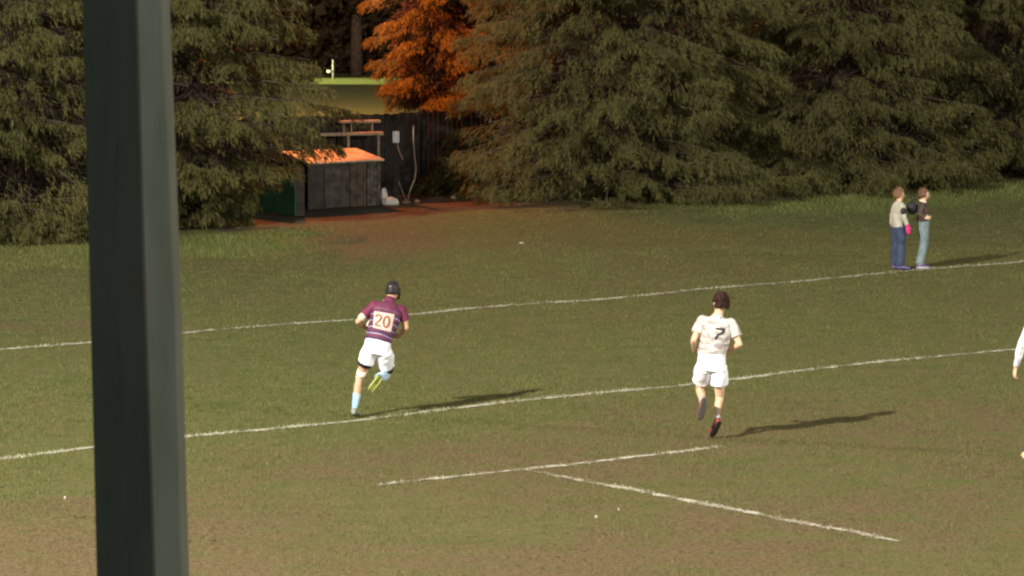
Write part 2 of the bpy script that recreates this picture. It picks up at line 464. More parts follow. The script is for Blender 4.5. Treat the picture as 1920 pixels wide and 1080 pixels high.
M_dead = simple('dead_twig', (0.045, 0.028, 0.020), 0.9, (0.022, 0.015, 0.012), 6)
def conifer(seed, H, Rm, clear, n_low, n_up, zlow=6.2, skirt=1.0, big=1.0, skh=1.3):
    r = np.random.RandomState(seed)
    PV = []; limbs = MB()
    nb = n_low + n_up
    z0s = np.concatenate([clear + (zlow - clear) * r.rand(n_low), zlow + (H * .97 - zlow) * r.rand(n_up) ** 1.4])
    azs = np.arange(nb) * 2.39996 + r.uniform(-.25, .25, nb)
    # broad lobes make the outline uneven
    z0s = np.concatenate([z0s, clear + 1.0 * r.rand(n_low // 4)]); nb = len(z0s); azs = np.arange(nb) * 2.39996 + r.uniform(-.25, .25, nb)
    lob = [(r.uniform(0, 6.28), r.uniform(.5, 2.2), r.uniform(0, 6.28)) for _ in range(5)]
    for k in range(nb):
        z0, az = z0s[k], azs[k]
        fz = (z0 - clear) / (H - clear)
        prof = (1 - fz) ** 0.75
        if z0 < clear + skh: prof *= skirt + (1 - skirt) * ((z0 - clear) / skh) ** 1.3
        lo = 1 + .10 * sum(math.sin(az * (j + 1) + z0 * b_ + c_) for j, (a_, b_, c_) in enumerate(lob)) / 1.8
        L = Rm * prof * lo * (1.08 - .5 * r.rand() ** 1.6) + .25
        low = z0 < zlow
        up = r.uniform(-.08, .16); dr = r.uniform(.20, .42) * (1.0 if z0 > 1.0 else .5)
        ca, sa = math.cos(az), math.sin(az)
        def P(t):
            rr = L * t
            return np.stack([ca * rr, sa * rr, z0 + up * L * t - dr * L * t ** 2 * .55 + .06 * L * np.maximum(t - .8, 0) * 5 * .3], -1)
        ts = np.linspace(0, 1, 6)
        pts = P(ts)
        pts[:, 2] = np.maximum(pts[:, 2], .06)
        limbs.tube([Vector(p) for p in pts], .030 * (.4 + L / Rm), .006, n=5)
        ntw = int((12 + L * 7.5) * (1 if low else .5))
        tt = .16 + .84 * ((np.arange(ntw) + r.rand(ntw)) / ntw) ** .75
        base = P(tt)
        side = np.where(np.arange(ntw) % 2 == 0, 1, -1)
        tl = (.12 * L + .27 * L * (1 - tt)) * r.uniform(.7, 1.25, ntw) * (1 - .5 * np.clip((tt - .85) / .15, 0, 1)) + .08
        ang = az + side * r.uniform(.55, 1.05, ntw)
        nsp = int(46 if low else 9)
        u = (np.arange(nsp)[None] + r.rand(ntw, nsp)) / nsp
        dist = u * tl[:, None]
        tip = base[:, None, :] + np.stack([np.cos(ang)[:, None] * dist, np.sin(ang)[:, None] * dist,
                                          -.15 * dist - .55 * dist ** 2 / np.maximum(tl[:, None], .2)], -1)
        tip = tip.reshape(-1, 3) + r.normal(0, .028, (ntw * nsp, 3))
        if low:
            x_, y_, z_ = tip[:, 0], tip[:, 1], tip[:, 2]
            nz = (np.sin(z_ * 7.5 + 1.5 * np.sin(x_ * 1.9 + 1) + 1.6 * np.sin(y_ * 2.1) + seed) + .8 * np.sin(x_ * 3.3 + z_ * 2.2 + seed) * np.sin(y_ * 3.0 - z_ * 1.7)
                  + .5 * np.sin(x_ * 6.1 + 2) * np.sin(y_ * 5.7 + z_ * 6))
            tip = tip[nz > r.uniform(-1.0, .15, len(nz))]
        m_ = len(tip)
        an2 = r.normal(az, .75, m_); out = np.stack([np.cos(an2), np.sin(an2), np.zeros(m_)], 1)
        rad = np.array([ca, sa, 0])[None]
        jit = r.normal(0, .45, (m_, 3)); 
        dn = np.stack([np.zeros(m_), np.zeros(m_), -r.uniform(.6, 2.4, m_)], 1)
        d = out * .5 + rad * .45 + dn + jit
        d /= np.linalg.norm(d, axis=1)[:, None]
        ln = r.uniform(.06, .19, m_) * big * (1.0 if low else 1.6)
        wd = r.uniform(.006, .014, m_) * big * (1.0 if low else 1.8)
        s_ = np.cross(d, r.normal(0, 1, (m_, 3))); s_ /= np.linalg.norm(s_, axis=1)[:, None] + 1e-6
        tri = np.zeros((m_, 4, 3))
        tri[:, 0] = tip; tri[:, 1] = tip + d * ln[:, None] * .45 + s_ * wd[:, None]
        tri[:, 2] = tip + d * ln[:, None]; tri[:, 3] = tip + d * ln[:, None] * .45 - s_ * wd[:, None]
        tri[..., 2] = np.maximum(tri[..., 2], .015)
        PV.append(tri.reshape(-1, 3))
    mi = 22000
    zi = clear + (H * .9 - clear) * r.rand(mi) ** 1.6; ai = r.rand(mi) * 6.283
    ri = Rm * .70 * (1 - (zi - clear) / (H - clear)) ** .75 * r.uniform(.2, 1, mi)
    if skirt < 1: ri *= np.clip(skirt + (1 - skirt) * (zi - clear) / skh, 0, 1)
    c_ = np.stack([np.cos(ai) * ri, np.sin(ai) * ri, zi], 1)
    a_ = r.normal(0, .10, (mi, 3)) + np.stack([np.cos(ai), np.sin(ai), ai * 0 - .3], 1) * .14
    b2_ = r.normal(0, .014, (mi, 3)); c_[:, :2] *= np.clip(.35 + zi / 2.2, 0, 1)[:, None]
    q4 = np.stack([c_, c_ + a_, c_ + a_ + b2_, c_ + b2_], 1); q4[..., 2] = np.maximum(q4[..., 2], .02)
    dead = mesh_np('dead_twigs', q4.reshape(-1, 3), np.arange(mi * 4).reshape(-1, 4))
    V = np.concatenate(PV)
    fol = mesh_np('crown', V, np.arange(len(V)).reshape(-1, 4))
    tr = MB()
    k = 9
    tr.loft([(Vector((.05 * math.sin(i), .05 * math.cos(i * 1.3), H * i / (k - 1) - .1)), .24 * (1 - i / k) + .02 + (.1 if i == 0 else 0),
              .24 * (1 - i / k) + .02 + (.1 if i == 0 else 0)) for i in range(k)], n=12)
    return fol, tr.mesh('trunk'), limbs.mesh('limbs'), dead

def plant_tree(meshes, loc, rz, label, matf=M_fol, s=1.0, group='tall conifers along the touch line'):
    e = empty('conifer_tree', loc, label, 'conifer tree', group, rz)
    e.scale = (s, s, s)
    t = link('trunk', meshes[1], M_bark, e, True)
    link('limbs', meshes[2], M_bark, t, True)
    link('crown', meshes[0], matf, e)
    link('dead_twigs', meshes[3], M_dead, t)
    return e

def place(px, depth): 
    p = at(px, 300, depth); return Vector((p.x, depth, 0))
TA = conifer(11, 11, 3.1, .15, 150, 50, skirt=.85)
TBm = conifer(27, 12, 3.45, .25, 165, 50, skirt=.28, skh=2.2)
TC = conifer(5, 14, 4.1, .05, 235, 60, skirt=.95)
TDm = conifer(42, 13, 3.9, .12, 215, 50, skirt=.85)
TF = conifer(63, 13, 1.85, 1.9, 62, 50, skirt=.7)
plant_tree(TA, place(10, 72.4), .4, 'dense dark conifer at the far left, behind the left side of the grey post')
plant_tree(TBm, place(350, 75.0), 1.9, 'bushy green conifer just right of the grey post, overhanging the green shelter wall')
plant_tree(TC, place(1150, 83.2), 2.4, 'broadest conifer, reaching the ground in the middle of the tree row')
plant_tree(TDm, place(1570, 86.5), .9, 'darker conifer between the broad middle tree and the two bystanders', M_fol2)
plant_tree(TA, place(1860, 90.5), 3.6, 'conifer at the right end of the row, above the mossy log', M_fol2, 1.12)
plant_tree(TF, place(826, 90.6), .3, 'conifer with raised lower boughs lit orange by the street lamp', M_fol2)
plant_tree(TDm, place(1385, 95.5), 3.3, 'shaded conifer standing in the second row behind the broad middle tree', M_fol2, 1.05)
plant_tree(TBm, place(1735, 99.0), .2, 'shaded conifer in the second row behind the two bystanders', M_fol2, 1.15)
plant_tree(TC, place(970, 96.0), .5, 'shaded conifer in the second row behind the orange lit boughs', M_fol2, .9)
plant_tree(TDm, place(2080, 95.0), 1.2, 'conifer cut off by the right edge of the photo', M_fol2, 1.1)
plant_tree(TC, place(200, 83.5), 2.9, 'shaded conifer in the second row hidden mostly by the grey post', M_fol2, .85)
plant_tree(TF, place(-230, 72.5), 1.2, 'conifer beyond the left edge of the photo', M_fol, 1.1)

# ------------------------------------------------------------------ far side: dark hedge trees beyond the second field
fr = np.random.RandomState(8)
M_far = foliage_mat('far_foliage', (0.045, 0.035, 0.022), (0.06, 0.04, 0.026), (0.03, 0.024, 0.016))
def broad_tree(seed, H, Rr):
    r = np.random.RandomState(seed); n = 9000
    cs = r.normal(0, 1, (26, 3)); cs /= np.linalg.norm(cs, axis=1)[:, None]
    cs = cs * np.array([Rr * .7, Rr * .7, H * .33]) * r.uniform(.4, 1, (26, 1)) + np.array([0, 0, H * .56])
    pick = r.randint(0, 26, n)
    q = r.normal(0, 1, (n, 3)); q /= np.linalg.norm(q, axis=1)[:, None]
    c = cs[pick] + q * r.uniform(.6, 1.5, (n, 1)) * (Rr * .28)
    c[:, 2] = np.maximum(c[:, 2], .1)
    a = r.normal(0, .16, (n, 3)); b_ = r.normal(0, .16, (n, 3))
    V = np.stack([c, c + a, c + a + b_, c + b_], 1).reshape(-1, 3)
    tr = MB(); tr.loft([(Vector((0, 0, H * t)), .28 * (1 - t * .7), .28 * (1 - t * .7)) for t in (0, .2, .4, .7)], n=10)
    for k in range(7):
        an = k * .9; tr.tube([Vector((0, 0, H * .25)), Vector((math.cos(an) * Rr * .4, math.sin(an) * Rr * .4, H * .5)), Vector((math.cos(an) * Rr * .6, math.sin(an) * Rr * .6, H * .7))], .1, .03, 6)
    return mesh_np('crown', V, np.arange(len(V)).reshape(-1, 4)), tr.mesh('trunk')
fts = [broad_tree(1, 9, 4.2), broad_tree(2, 8, 4.6), broad_tree(3, 10, 4.0)]
flab = ['dark broad tree beyond the far field, seen left in the gap between conifers',
        'dark round tree beyond the far field, in the middle of the gap between conifers',
        'dark tall tree beyond the far field, at the right side of the gap between conifers']
for k, pxx in enumerate([400, 555, 670, 790, 930]):
    f_, t_ = fts[k % 3]
    p = place(pxx, 147 + (k % 2) * 2.2 + k * .6)
    lab = {0: 'leftmost dark tree beyond the far field, behind the conifer beside the post', 1: flab[0], 2: flab[1], 3: flab[2], 4: 'rightmost dark tree beyond the far field, behind the orange lit conifer'}[k]
    e = empty('far_tree', p, lab, 'tree', 'dark trees beyond the far field', k * 1.3)
    link('crown', f_, M_far, e); link('trunk', t_, M_bark, e, True)
# continuous hedge below them
hn = 26000
hx = fr.uniform(-16, 12, hn); hz = fr.rand(hn) * 5.2; hy = 152 + hx * .25 + fr.normal(0, .7, hn)
c = np.stack([hx, hy, hz], 1); a = fr.normal(0, .17, (hn, 3)); b_ = fr.normal(0, .17, (hn, 3))
V = np.stack([c, c + a, c + a + b_, c + b_], 1).reshape(-1, 3)
tag(link('far_hedge', mesh_np('far_hedge', V, np.arange(len(V)).reshape(-1, 4)), M_far), 'tall dark hedge closing off the far field beyond the fence', 'hedge')

# white goal frame on the far field
M_white = simple('white_paint', (0.75, 0.75, 0.72), 0.5, (0.6, 0.6, 0.58), 8)
M_goal = simple('goal_paint', (0.20, 0.20, 0.22), 0.6)
g0 = at(625, 148)
e = empty('goal_frame', (g0.x, g0.y, 0), 'small white goal frame standing on the lit far field in the gap', 'goal')
mb = MB(); mb.tube([(0, 0, 0), (0, 0, .78)], .045); mb.build('goal_post', M_goal, e, True)
mb = MB(); mb.tube([(-2.1, 1.2, 0), (-2.1, 1.2, .78)], .045); mb.build('goal_post', M_goal, e, True)
mb = MB(); mb.tube([(-.25, .14, .30), (-.02, 0, .30)], .06); mb.build('crossbar', M_goal, e, True)

# ------------------------------------------------------------------ board fence
M_board = simple('fence_board', (0.026, 0.021, 0.018), 0.85, (0.015, 0.012, 0.010), 5, bs=.5)  # dark boards, colour lowered further to stand for shade from the trees
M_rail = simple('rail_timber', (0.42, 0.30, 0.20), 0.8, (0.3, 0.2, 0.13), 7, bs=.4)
F0 = at(745, 367); 
fe = empty('board_fence', F0, 'dark close boarded fence behind the shelter and under the conifers', 'fence', rz=R(37.5))
rng = random.Random(3)
pan = MB(); x = -6.6
while x < 19:
    w_ = .14; hh = 1.93 + rng.uniform(-.025, .02)
    pan.box((x, rng.uniform(-.006, .006), hh / 2), (w_ - .012, .02, hh), rz=0)
    x += w_
pan.build('boards', M_board, fe)
for k in range(11):
    mb = MB(); mb.box((-6.5 + k * 2.4, -.062, 1.0), (.1, .1, 2.02)); mb.build('fence_post', M_board, fe, bevel=.008)
for zz in (.35, 1.2):
    mb = MB(); mb.box((6.2, -.035, zz), (25.4, .045, .08)); mb.build('fence_rail', M_board, fe)
# orange lit rail rack standing in front of the fence
rl = at(596, 300, 81.6)
rk = empty('timber_rack', (rl.x, rl.y, 0), 'weathered timber rail rack catching orange light behind the shelter roof', 'rack', rz=R(20))
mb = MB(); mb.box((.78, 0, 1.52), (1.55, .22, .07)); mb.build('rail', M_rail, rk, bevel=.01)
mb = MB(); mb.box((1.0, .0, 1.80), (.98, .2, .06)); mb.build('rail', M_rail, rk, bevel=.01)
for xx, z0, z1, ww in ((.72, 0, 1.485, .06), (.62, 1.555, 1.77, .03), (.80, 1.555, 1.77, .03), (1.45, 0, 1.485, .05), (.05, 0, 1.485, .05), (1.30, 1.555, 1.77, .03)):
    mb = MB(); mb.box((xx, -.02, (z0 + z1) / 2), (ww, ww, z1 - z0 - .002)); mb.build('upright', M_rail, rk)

# post with white box
M_boxw = simple('box_white', (0.62, 0.63, 0.66), 0.5, (0.5, 0.5, 0.52), 10)
p = at(743, 380)
e = empty('utility_post', p, 'short dark timber post carrying a small white box beside the shelter', 'post')
mb = MB(); mb.box((0, 0, .76), (.11, .11, 1.52)); mb.build('post_shaft', M_board, e, bevel=.01)
mb = MB(); mb.box((0, -.075, 1.50), (.15, .04, .26)); mb.build('white_box', M_boxw, e, bevel=.008)
mb = MB(); mb.tube([(.03, -.07, 1.37), (.06, -.1, 1.2), (.13, -.12, 1.05), (.15, -.1, .98)], .010); mb.build('cable', M_rail, e, True)
# hanging rope
p = at(764, 378)
mb = MB()
pts = [(775, 236), (775, 262), (777, 290), (780, 315), (778, 335), (771, 352), (766, 366), (764, 377)]
M_rope = simple('rope', (0.24, 0.19, 0.14), .9)
mb.tube([at(a_, b_, 80.8) - Vector((p.x, p.y, 0)) for a_, b_ in pts], .016)
o = mb.build('hanging_rope', M_rope, None, True); o.location = (p.x, p.y, 0)
tag(o, 'pale rope hanging in a curve in front of the dark fence', 'rope')
p = at(755, 380)
mb = MB(); mb.tube([(-.15, 0, .01), (-.13, 0, .25), (-.10, 0, .5)], .012); mb.tube([(-.10, 0, .5), (-.04, .02, .35), (.08, .05, .01)], .014)
o = mb.build('bent_stick', M_rope, None, True); o.location = (p.x, p.y, 0)
tag(o, 'thin bent stick leaning at the foot of the white box post', 'stick')

# ------------------------------------------------------------------ low shelter
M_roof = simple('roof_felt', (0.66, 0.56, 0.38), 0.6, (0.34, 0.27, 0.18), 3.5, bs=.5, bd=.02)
M_green = simple('green_sheet', (0.022, 0.12, 0.048), 0.55, (0.016, 0.09, 0.036), 3)
M_dark = simple('dark_timber', (0.05, 0.04, 0.035), 0.8, (0.03, 0.024, 0.02), 5)
M_panel = simple('grey_sheet', (0.075, 0.066, 0.058), 0.55, (0.04, 0.03, 0.026), 4, metallic=.2)
M_panel2 = simple('brown_sheet', (0.085, 0.055, 0.038), 0.7, (0.035, 0.024, 0.02), 5)
M_steel = simple('bright_sheet', (0.15, 0.135, 0.12), 0.4, (0.05, 0.042, 0.036), 6, metallic=.5)
c0 = at(577, 394)
sh = empty('shelter', (c0.x, c0.y, 0), 'low metal clad shelter with an orange lit flat roof in the gap between the conifers', 'shelter', rz=R(37.5))
W = 1.98; D = .95; HT = 1.02
mb = MB(); mb.box((.22, .01, HT / 2), (.42, .03, HT - .02)); mb.build('dark_panel', M_dark, sh)
mb = MB(); mb.box((.78, -.01, HT * .46), (.66, .03, HT * .86)); mb.box((.78, -.03, HT * .62), (.56, .012, .02)); mb.build('door', M_panel, sh, bevel=.006)
mb = MB(); mb.tube([(1.04, -.045, .38), (1.04, -.06, .40), (1.04, -.06, .52), (1.04, -.045, .54)], .012); mb.build('handle', M_dark, bpy.data.objects['door'], True)
mb = MB(); mb.box((.78, .012, HT / 2), (.72, .012, HT - .02)); mb.build('door_frame', M_dark, sh)
mb = MB()
for k in range(5): mb.box((1.19 + k * .088, .005 + .008 * (k % 2), HT / 2), (.084, .03, HT - .03))
mb.build('brown_panel', M_panel2, sh)
mb = MB()
for k in range(8): mb.box((1.63 + k * .045, .003 + .012 * (k % 2), HT / 2), (.043, .03, HT - .03))
mb.build('steel_panel', M_steel, sh)
mb = MB(); mb.box((W, D / 2, HT / 2), (.03, D - .04, HT - .02)); mb.build('end_wall', M_steel, sh)
mb = MB(); mb.box((W / 2, D, .6), (W, .03, 1.18)); mb.build('back_wall', M_dark, sh)
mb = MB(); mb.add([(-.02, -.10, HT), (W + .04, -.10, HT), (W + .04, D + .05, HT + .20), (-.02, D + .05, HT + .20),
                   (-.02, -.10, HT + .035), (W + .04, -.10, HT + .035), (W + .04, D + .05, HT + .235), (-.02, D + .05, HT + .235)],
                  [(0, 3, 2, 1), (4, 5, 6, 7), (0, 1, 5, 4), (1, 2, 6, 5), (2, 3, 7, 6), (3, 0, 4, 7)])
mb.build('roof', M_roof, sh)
# green wing wall, in front at the left
gw = at(570, 404)
gl = sh.matrix_world
Mi = Matrix.Rotation(-R(37.5), 3, 'Z')
q = Mi @ (gw - c0)
mb = MB(); mb.box((q.x - .20, q.y + 1.0, .50), (.035, 1.95, 1.0)); mb.build('green_wall', M_green, sh)
mb = MB(); mb.box((q.x - .075, q.y + .04, .51), (.21, .05, 1.03)); mb.build('wall_end', M_dark, sh)
mb = MB(); mb.box((q.x + .03, q.y + .38, .5), (.03, .66, 1.0)); mb.build('inner_wall', M_dark, sh)

# sacks and rubbish beside the shelter
M_sack = simple('plastic_sack', (0.66, 0.62, 0.58), 0.45, (0.5, 0.45, 0.42), 8, bs=.6, bd=.02)
def lump(name, loc, rad, mat, label, cat, seed, group=None):
    mb = MB()
    def fn(p, u):
        k = 1 + .22 * noise.noise(Vector(u) * 1.8 + Vector((seed, 0, 0))) + .1 * noise.noise(Vector(u) * 5 + Vector((seed, 3, 0)))
        q = Vector(p) * k; q.z = max(q.z, -rad[2] * .55); return q
    mb.ball((0, 0, rad[2] * .55), rad, n=22, m=16, fn=fn)
    o = mb.build(name, mat, None, True); o.location = loc
    return tag(o, label, cat, group)
a = at(717, 384); lump('rubbish_sack', a + Vector((.02, .1, 0)), (.10, .10, .24), M_sack, 'narrow upright pale sack tied at the top against the shelter corner', 'sack', 3)
a = at(731, 385); lump('rubbish_sack', a, (.19, .13, .12), M_sack, 'squat pale plastic sack lying by the shelter corner', 'sack', 7)
M_junk = simple('junk', (0.22, 0.13, 0.09), .9)
for k, (xx, yy, sx) in enumerate([(762, 382, .09), (782, 380, .07), (850, 373, .09), (905, 369, .13)]):
    lump('debris_pile', at(xx, yy), (sx, sx, .05), M_junk,
         ['small heap of rubble beside the squat sack', 'smallest heap of rubble below the hanging rope', 'small brown heap at the foot of the fence left of the branch', 'brown leaf heap beside the upright branch'][k], 'debris', 11 + k, 'heaps of rubble at the fence foot')
a = at(876, 371)
mb = MB(); mb.tube([(0, 0, 0), (.03, 0, .2), (.10, .02, .42), (.12, .03, .5)], .035, .02); mb.tube([(.02, 0, .03), (.3, .05, .05), (.62, .05, .1), (.72, .05, .04)], .03, .012)
mb.tube([(.3, .05, .05), (.42, 0, .16), (.5, 0, .2)], .014, .008)
o = mb.build('fallen_branch', M_rail, None, True); o.location = a
tag(o, 'broken branch with one upright fork, reddish in the lamp light under the trees', 'branch')
M_log = simple('log_bark', (0.30, 0.25, 0.20), .9, (.16, .12, .09), 9, bs=.7, bd=.02)
a = at(1738, 351)
mb = MB(); mb.loft([((0, 0, .06), .06, .06), ((.25, .1, .09), .075, .07), ((.5, .2, .12), .07, .065), ((.72, .3, .14), .05, .05)], n=12)
mb.tube([(.5, .2, .14), (.55, .2, .26)], .025, .015)
o = mb.build('fallen_log', M_log, None, True); o.location = a
tag(o, 'short pale fallen log at the tree edge behind the bystanders', 'log')
mb = MB(); rng = random.Random(5)
for k in range(9):
    an = rng.uniform(0, 6.28); r_ = rng.uniform(.02, .15)
    mb.ball((math.cos(an) * r_, math.sin(an) * r_, rng.uniform(.03, .18)), (.03, .03, .045), n=8, m=6)
    mb.tube([(math.cos(an) * r_ * .3, math.sin(an) * r_ * .3, 0), (math.cos(an) * r_, math.sin(an) * r_, .1)], .008)
o = mb.build('pale_plant', simple('pale_leaf', (.35, .48, .38), .6), None, True); o.location = at(1858, 334)
tag(o, 'small clump of pale green leaves at the tree edge right of the log', 'plant')
# divots kicked out of the turf
M_divot = simple('divot_soil', (0.085, 0.062, 0.034), .95, (0.055, 0.042, 0.024), 30)
rng = random.Random(77)
dv = MB()
spots = [(rng.uniform(-60, 1960), 1090 - 420 * rng.random() ** 1.4) for k in range(26)]
for k in range(190):
    sp_ = rng.choice(spots); q = at(*sp_) + Vector((rng.gauss(0, .45), rng.gauss(0, .9), 0)); r_ = .009 + .022 * rng.random() ** 2.5
    dv.ball((q.x, q.y, gz(q.x, q.y) + .004), (r_ * rng.uniform(1, 2), r_, r_ * .45), Matrix.Rotation(rng.uniform(0, 3.1), 3, 'Z'), 9, 6,
            lambda p, u: Vector(p) * (1 + .5 * noise.noise(Vector(u) * 2 + q)))
tag(dv.build('divots', M_divot, None, True), 'loose dark clods and stud marks scattered over the worn turf', 'soil', kind='stuff')
# litter on the grass
M_litter = simple('litter', (0.42, 0.40, 0.34), .7)
for k, (xx, yy, s_) in enumerate([(978, 457, .055), (122, 936, .016), (1118, 972, .018), (1160, 958, .010)]):
    mb = MB(); mb.ball((0, 0, .015), (s_, s_ * .6, .02), n=10, m=6, fn=lambda p, u: Vector(p) * (1 + .3 * noise.noise(Vector(u) * 3)))
    o = mb.build('litter_scrap', M_litter, None, True); o.location = at(xx, yy)
    tag(o, ['white scrap of litter on the grass between touch line and shelter', 'tiny white scrap on the worn grass left of the grey post',
            'tiny white scrap below the junction of the short line and the diagonal line', 'smallest white fleck just right of the scrap below the line junction'][k], 'litter', 'white scraps on the grass')

# ------------------------------------------------------------------ near steel post of the stand
m, nt, b = mat_new('post_paint')
tc = N(nt, 'ShaderNodeTexCoord').outputs['Object']
mp = N(nt, 'ShaderNodeMapping'); mp.inputs['Scale'].default_value = (1, 1, .25); nt.links.new(tc, mp.inputs[0])
h1 = noise_(nt, mp.outputs[0], 14, 5); h2 = noise_(nt, tc, 60, 4, .7); h3 = noise_(nt, tc, 4.0, 4)
c = mixc(nt, ramp(nt, h1, .35, .7), (0.108, 0.124, 0.110), (0.086, 0.100, 0.087))
c = mixc(nt, ramp(nt, h3, .66, .74), c, (0.115, 0.105, 0.09))
c = mixc(nt, ramp(nt, h2, .70, .76), c, (0.26, 0.26, 0.24))
sv = N(nt, 'ShaderNodeVectorMath', operation='SUBTRACT'); nt.links.new(tc, sv.inputs[0]); sv.inputs[1].default_value = (.040, -.02, 5.83)
sl = N(nt, 'ShaderNodeVectorMath', operation='MULTIPLY'); nt.links.new(sv.outputs[0], sl.inputs[0]); sl.inputs[1].default_value = (1, 1, 1.6)
sn = N(nt, 'ShaderNodeVectorMath', operation='LENGTH'); nt.links.new(sl.outputs[0], sn.inputs[0])
sm_ = math_(nt, 'SUBTRACT', 1.0, ramp(nt, math_(nt, 'ADD', sn.outputs['Value'], math_(nt, 'MULTIPLY', h1, .02)), .025, .045))
c = mixc(nt, math_(nt, 'MULTIPLY', sm_, .6), c, (0.04, 0.045, 0.04))
streaks = N(nt, 'ShaderNodeMapping'); streaks.inputs['Scale'].default_value = (9, 9, .6); nt.links.new(tc, streaks.inputs[0])
c = mixc(nt, math_(nt, 'MULTIPLY', ramp(nt, noise_(nt, streaks.outputs[0], 6, 4, .7), .55, .75), .35), c, (0.05, 0.052, 0.045))
nt.links.new(c, b.inputs['Base Color']); b.inputs['Roughness'].default_value = .85; b.inputs['Specular IOR Level'].default_value = .15
bump(nt, b, h1, .3, .004)
def post_plan(depth, py):
    return None
pe = Vector((0, 0, 0))
rows = [(0, 154, 256, 302, 319), (540, 168, 271.5, 325, 340), (1080, 181, 290, 340, 355.5)]
dep = [6.055, 6.0, 6.035, 6.075]
prof = []
for r_ in rows:
    prof.append([at(px, r_[0], dp) for px, dp in zip(r_[1:], dep)])
def ext(p0, p1, z): return p0 + (p1 - p0) * ((z - p0.z) / (p1.z - p0.z))
cols = []
for z in (0.0, prof[2][0].z, prof[1][0].z, prof[0][0].z, 8.6):
    ring = []
    for j in range(4):
        top, mid, bot = prof[0][j], prof[1][j], prof[2][j]
        q = ext(mid, top, z) if z >= mid.z else ext(mid, bot, z)
        if z in (0.0, 8.6): q = ext(bot, top, z)
        ring.append(q)
    A_, B_, C_, D_ = ring
    ring.append(D_ + Vector((-.040, .055, 0))); ring.append(A_ + Vector((.012, .075, 0)))
    cols.append(ring)
base = Vector((cols[0][1].x, cols[0][1].y + .05, 0))
vs = [p_ - base for ring in cols for p_ in ring]; fs = []
for i in range(4):
    for j in range(6):
        fs.append((i * 6 + j, i * 6 + (j + 1) % 6, (i + 1) * 6 + (j + 1) % 6, (i + 1) * 6 + j))
fs += [tuple(range(6))[::-1], tuple(range(24, 30))]
me = bpy.data.meshes.new('stand_post'); me.from_pydata(vs, [], fs); me.update()
bm = bmesh.new(); bm.from_mesh(me); bmesh.ops.recalc_face_normals(bm, faces=bm.faces)
bmesh.ops.bevel(bm, geom=[e_ for e_ in bm.edges if abs((e_.verts[0].co - e_.verts[1].co).normalized().z) > .8], offset=.0018, segments=2, affect='EDGES')
bm.to_mesh(me); bm.free()
o = link('stand_post', me, m); o.location = base
tag(o, 'grey painted steel post rising through the foreground at the left', 'post')

# ================================================================== people
M_skin = simple('skin', (0.60, 0.36, 0.24), .5, (0.54, 0.31, 0.2), 12, bs=.1, bd=.002, sss=.1)
M_skin2 = simple('skin_fair', (0.68, 0.46, 0.32), .5, (0.60, 0.38, 0.26), 12, bs=.1, bd=.002, sss=.1)
M_strap = simple('strapping', (0.78, 0.66, 0.54), .8, (0.68, 0.54, 0.42), 30)
M_shorts = simple('white_shorts', (0.86, 0.86, 0.95), .7, (0.76, 0.75, 0.86), 5, bs=.3, bd=.01)
M_black = simple('black_cloth', (0.018, 0.018, 0.03), .7)
M_cap = simple('scrum_cap', (0.012, 0.010, 0.014), .5, (0.022, 0.018, 0.02), 20, spec=.35)
M_hairb = simple('brown_hair', (0.050, 0.026, 0.020), .8, (0.028, 0.014, 0.011), 40, bs=.8, spec=.12)
M_haira = simple('auburn_hair', (0.16, 0.075, 0.04), .55, (0.09, 0.04, 0.022), 40, bs=.8)
M_hairc = simple('light_brown_hair', (0.20, 0.105, 0.05), .55, (0.12, 0.06, 0.03), 40, bs=.8)
M_eye = simple('eye', (0.03, 0.02, 0.02), .2)
M_lip = simple('lip', (0.45, 0.16, 0.13), .5)

def wr(seed, amp=.006, sc=9):
    off = Vector((seed * 3.1, seed * 1.7, seed))
    return lambda p: amp * (noise.noise(Vector((p.x * sc, p.y * sc, p.z * sc * .8)) + off) + .5 * noise.noise(Vector((p.x * sc * 2.3, p.y * sc * 2.3, p.z * sc * 2)) + off))

def head_mat(face, up):
    y = Vector(face).normalized(); z = (Vector(up) - y * Vector(up).dot(y)).normalized(); x = y.cross(z)
    return Matrix((x, y, z)).transposed()
def add_head(mb, c, Mh, s=1.0):
    """y axis of Mh looks forward, z is the crown"""
    def fn(p, u):
        x, y, z = u; q = Vector(p)
        if z < 0:
            q.x *= 1 + .30 * z; q.y *= 1 + (.12 * z if y > 0 else .38 * z)
        if y > 0:
            q.y += .014 * s * math.exp(-((x / .22) ** 2) - ((z + .62) / .2) ** 2)            # chin
            q.y -= .010 * s * (math.exp(-(((x - .36) / .18) ** 2) - ((z - .04) / .13) ** 2) + math.exp(-(((x + .36) / .18) ** 2) - ((z - .04) / .13) ** 2))
            q.y += .006 * s * math.exp(-((z - .2) / .12) ** 2)                                # brow
            q.y += .007 * s * math.exp(-((x / .25) ** 2) - ((z + .42) / .08) ** 2)            # lips
        return q
    mb.ball(c, (.078 * s, .098 * s, .118 * s), Mh, 28, 20, fn)
    def L(x, y, z): return Vector(c) + Mh @ Vector((x * s, y * s, z * s))
    mb.loft([(L(0, .086, .018), .009 * s, .007 * s), (L(0, .103, -.010), .011 * s, .009 * s), (L(0, .110, -.026), .015 * s, .012 * s), (L(0, .094, -.034), .011 * s, .008 * s)], side=Mh @ Vector((1, 0, 0)), n=10)
    for sx in (-1, 1):
        mb.loft([(L(sx * .072, .004, -.032), .006 * s, .012 * s), (L(sx * .082, -.004, -.008), .007 * s, .018 * s), (L(sx * .083, -.008, .016), .007 * s, .016 * s), (L(sx * .076, -.004, .028), .005 * s, .008 * s)], side=Mh @ Vector((1, 0, 0)), n=10)
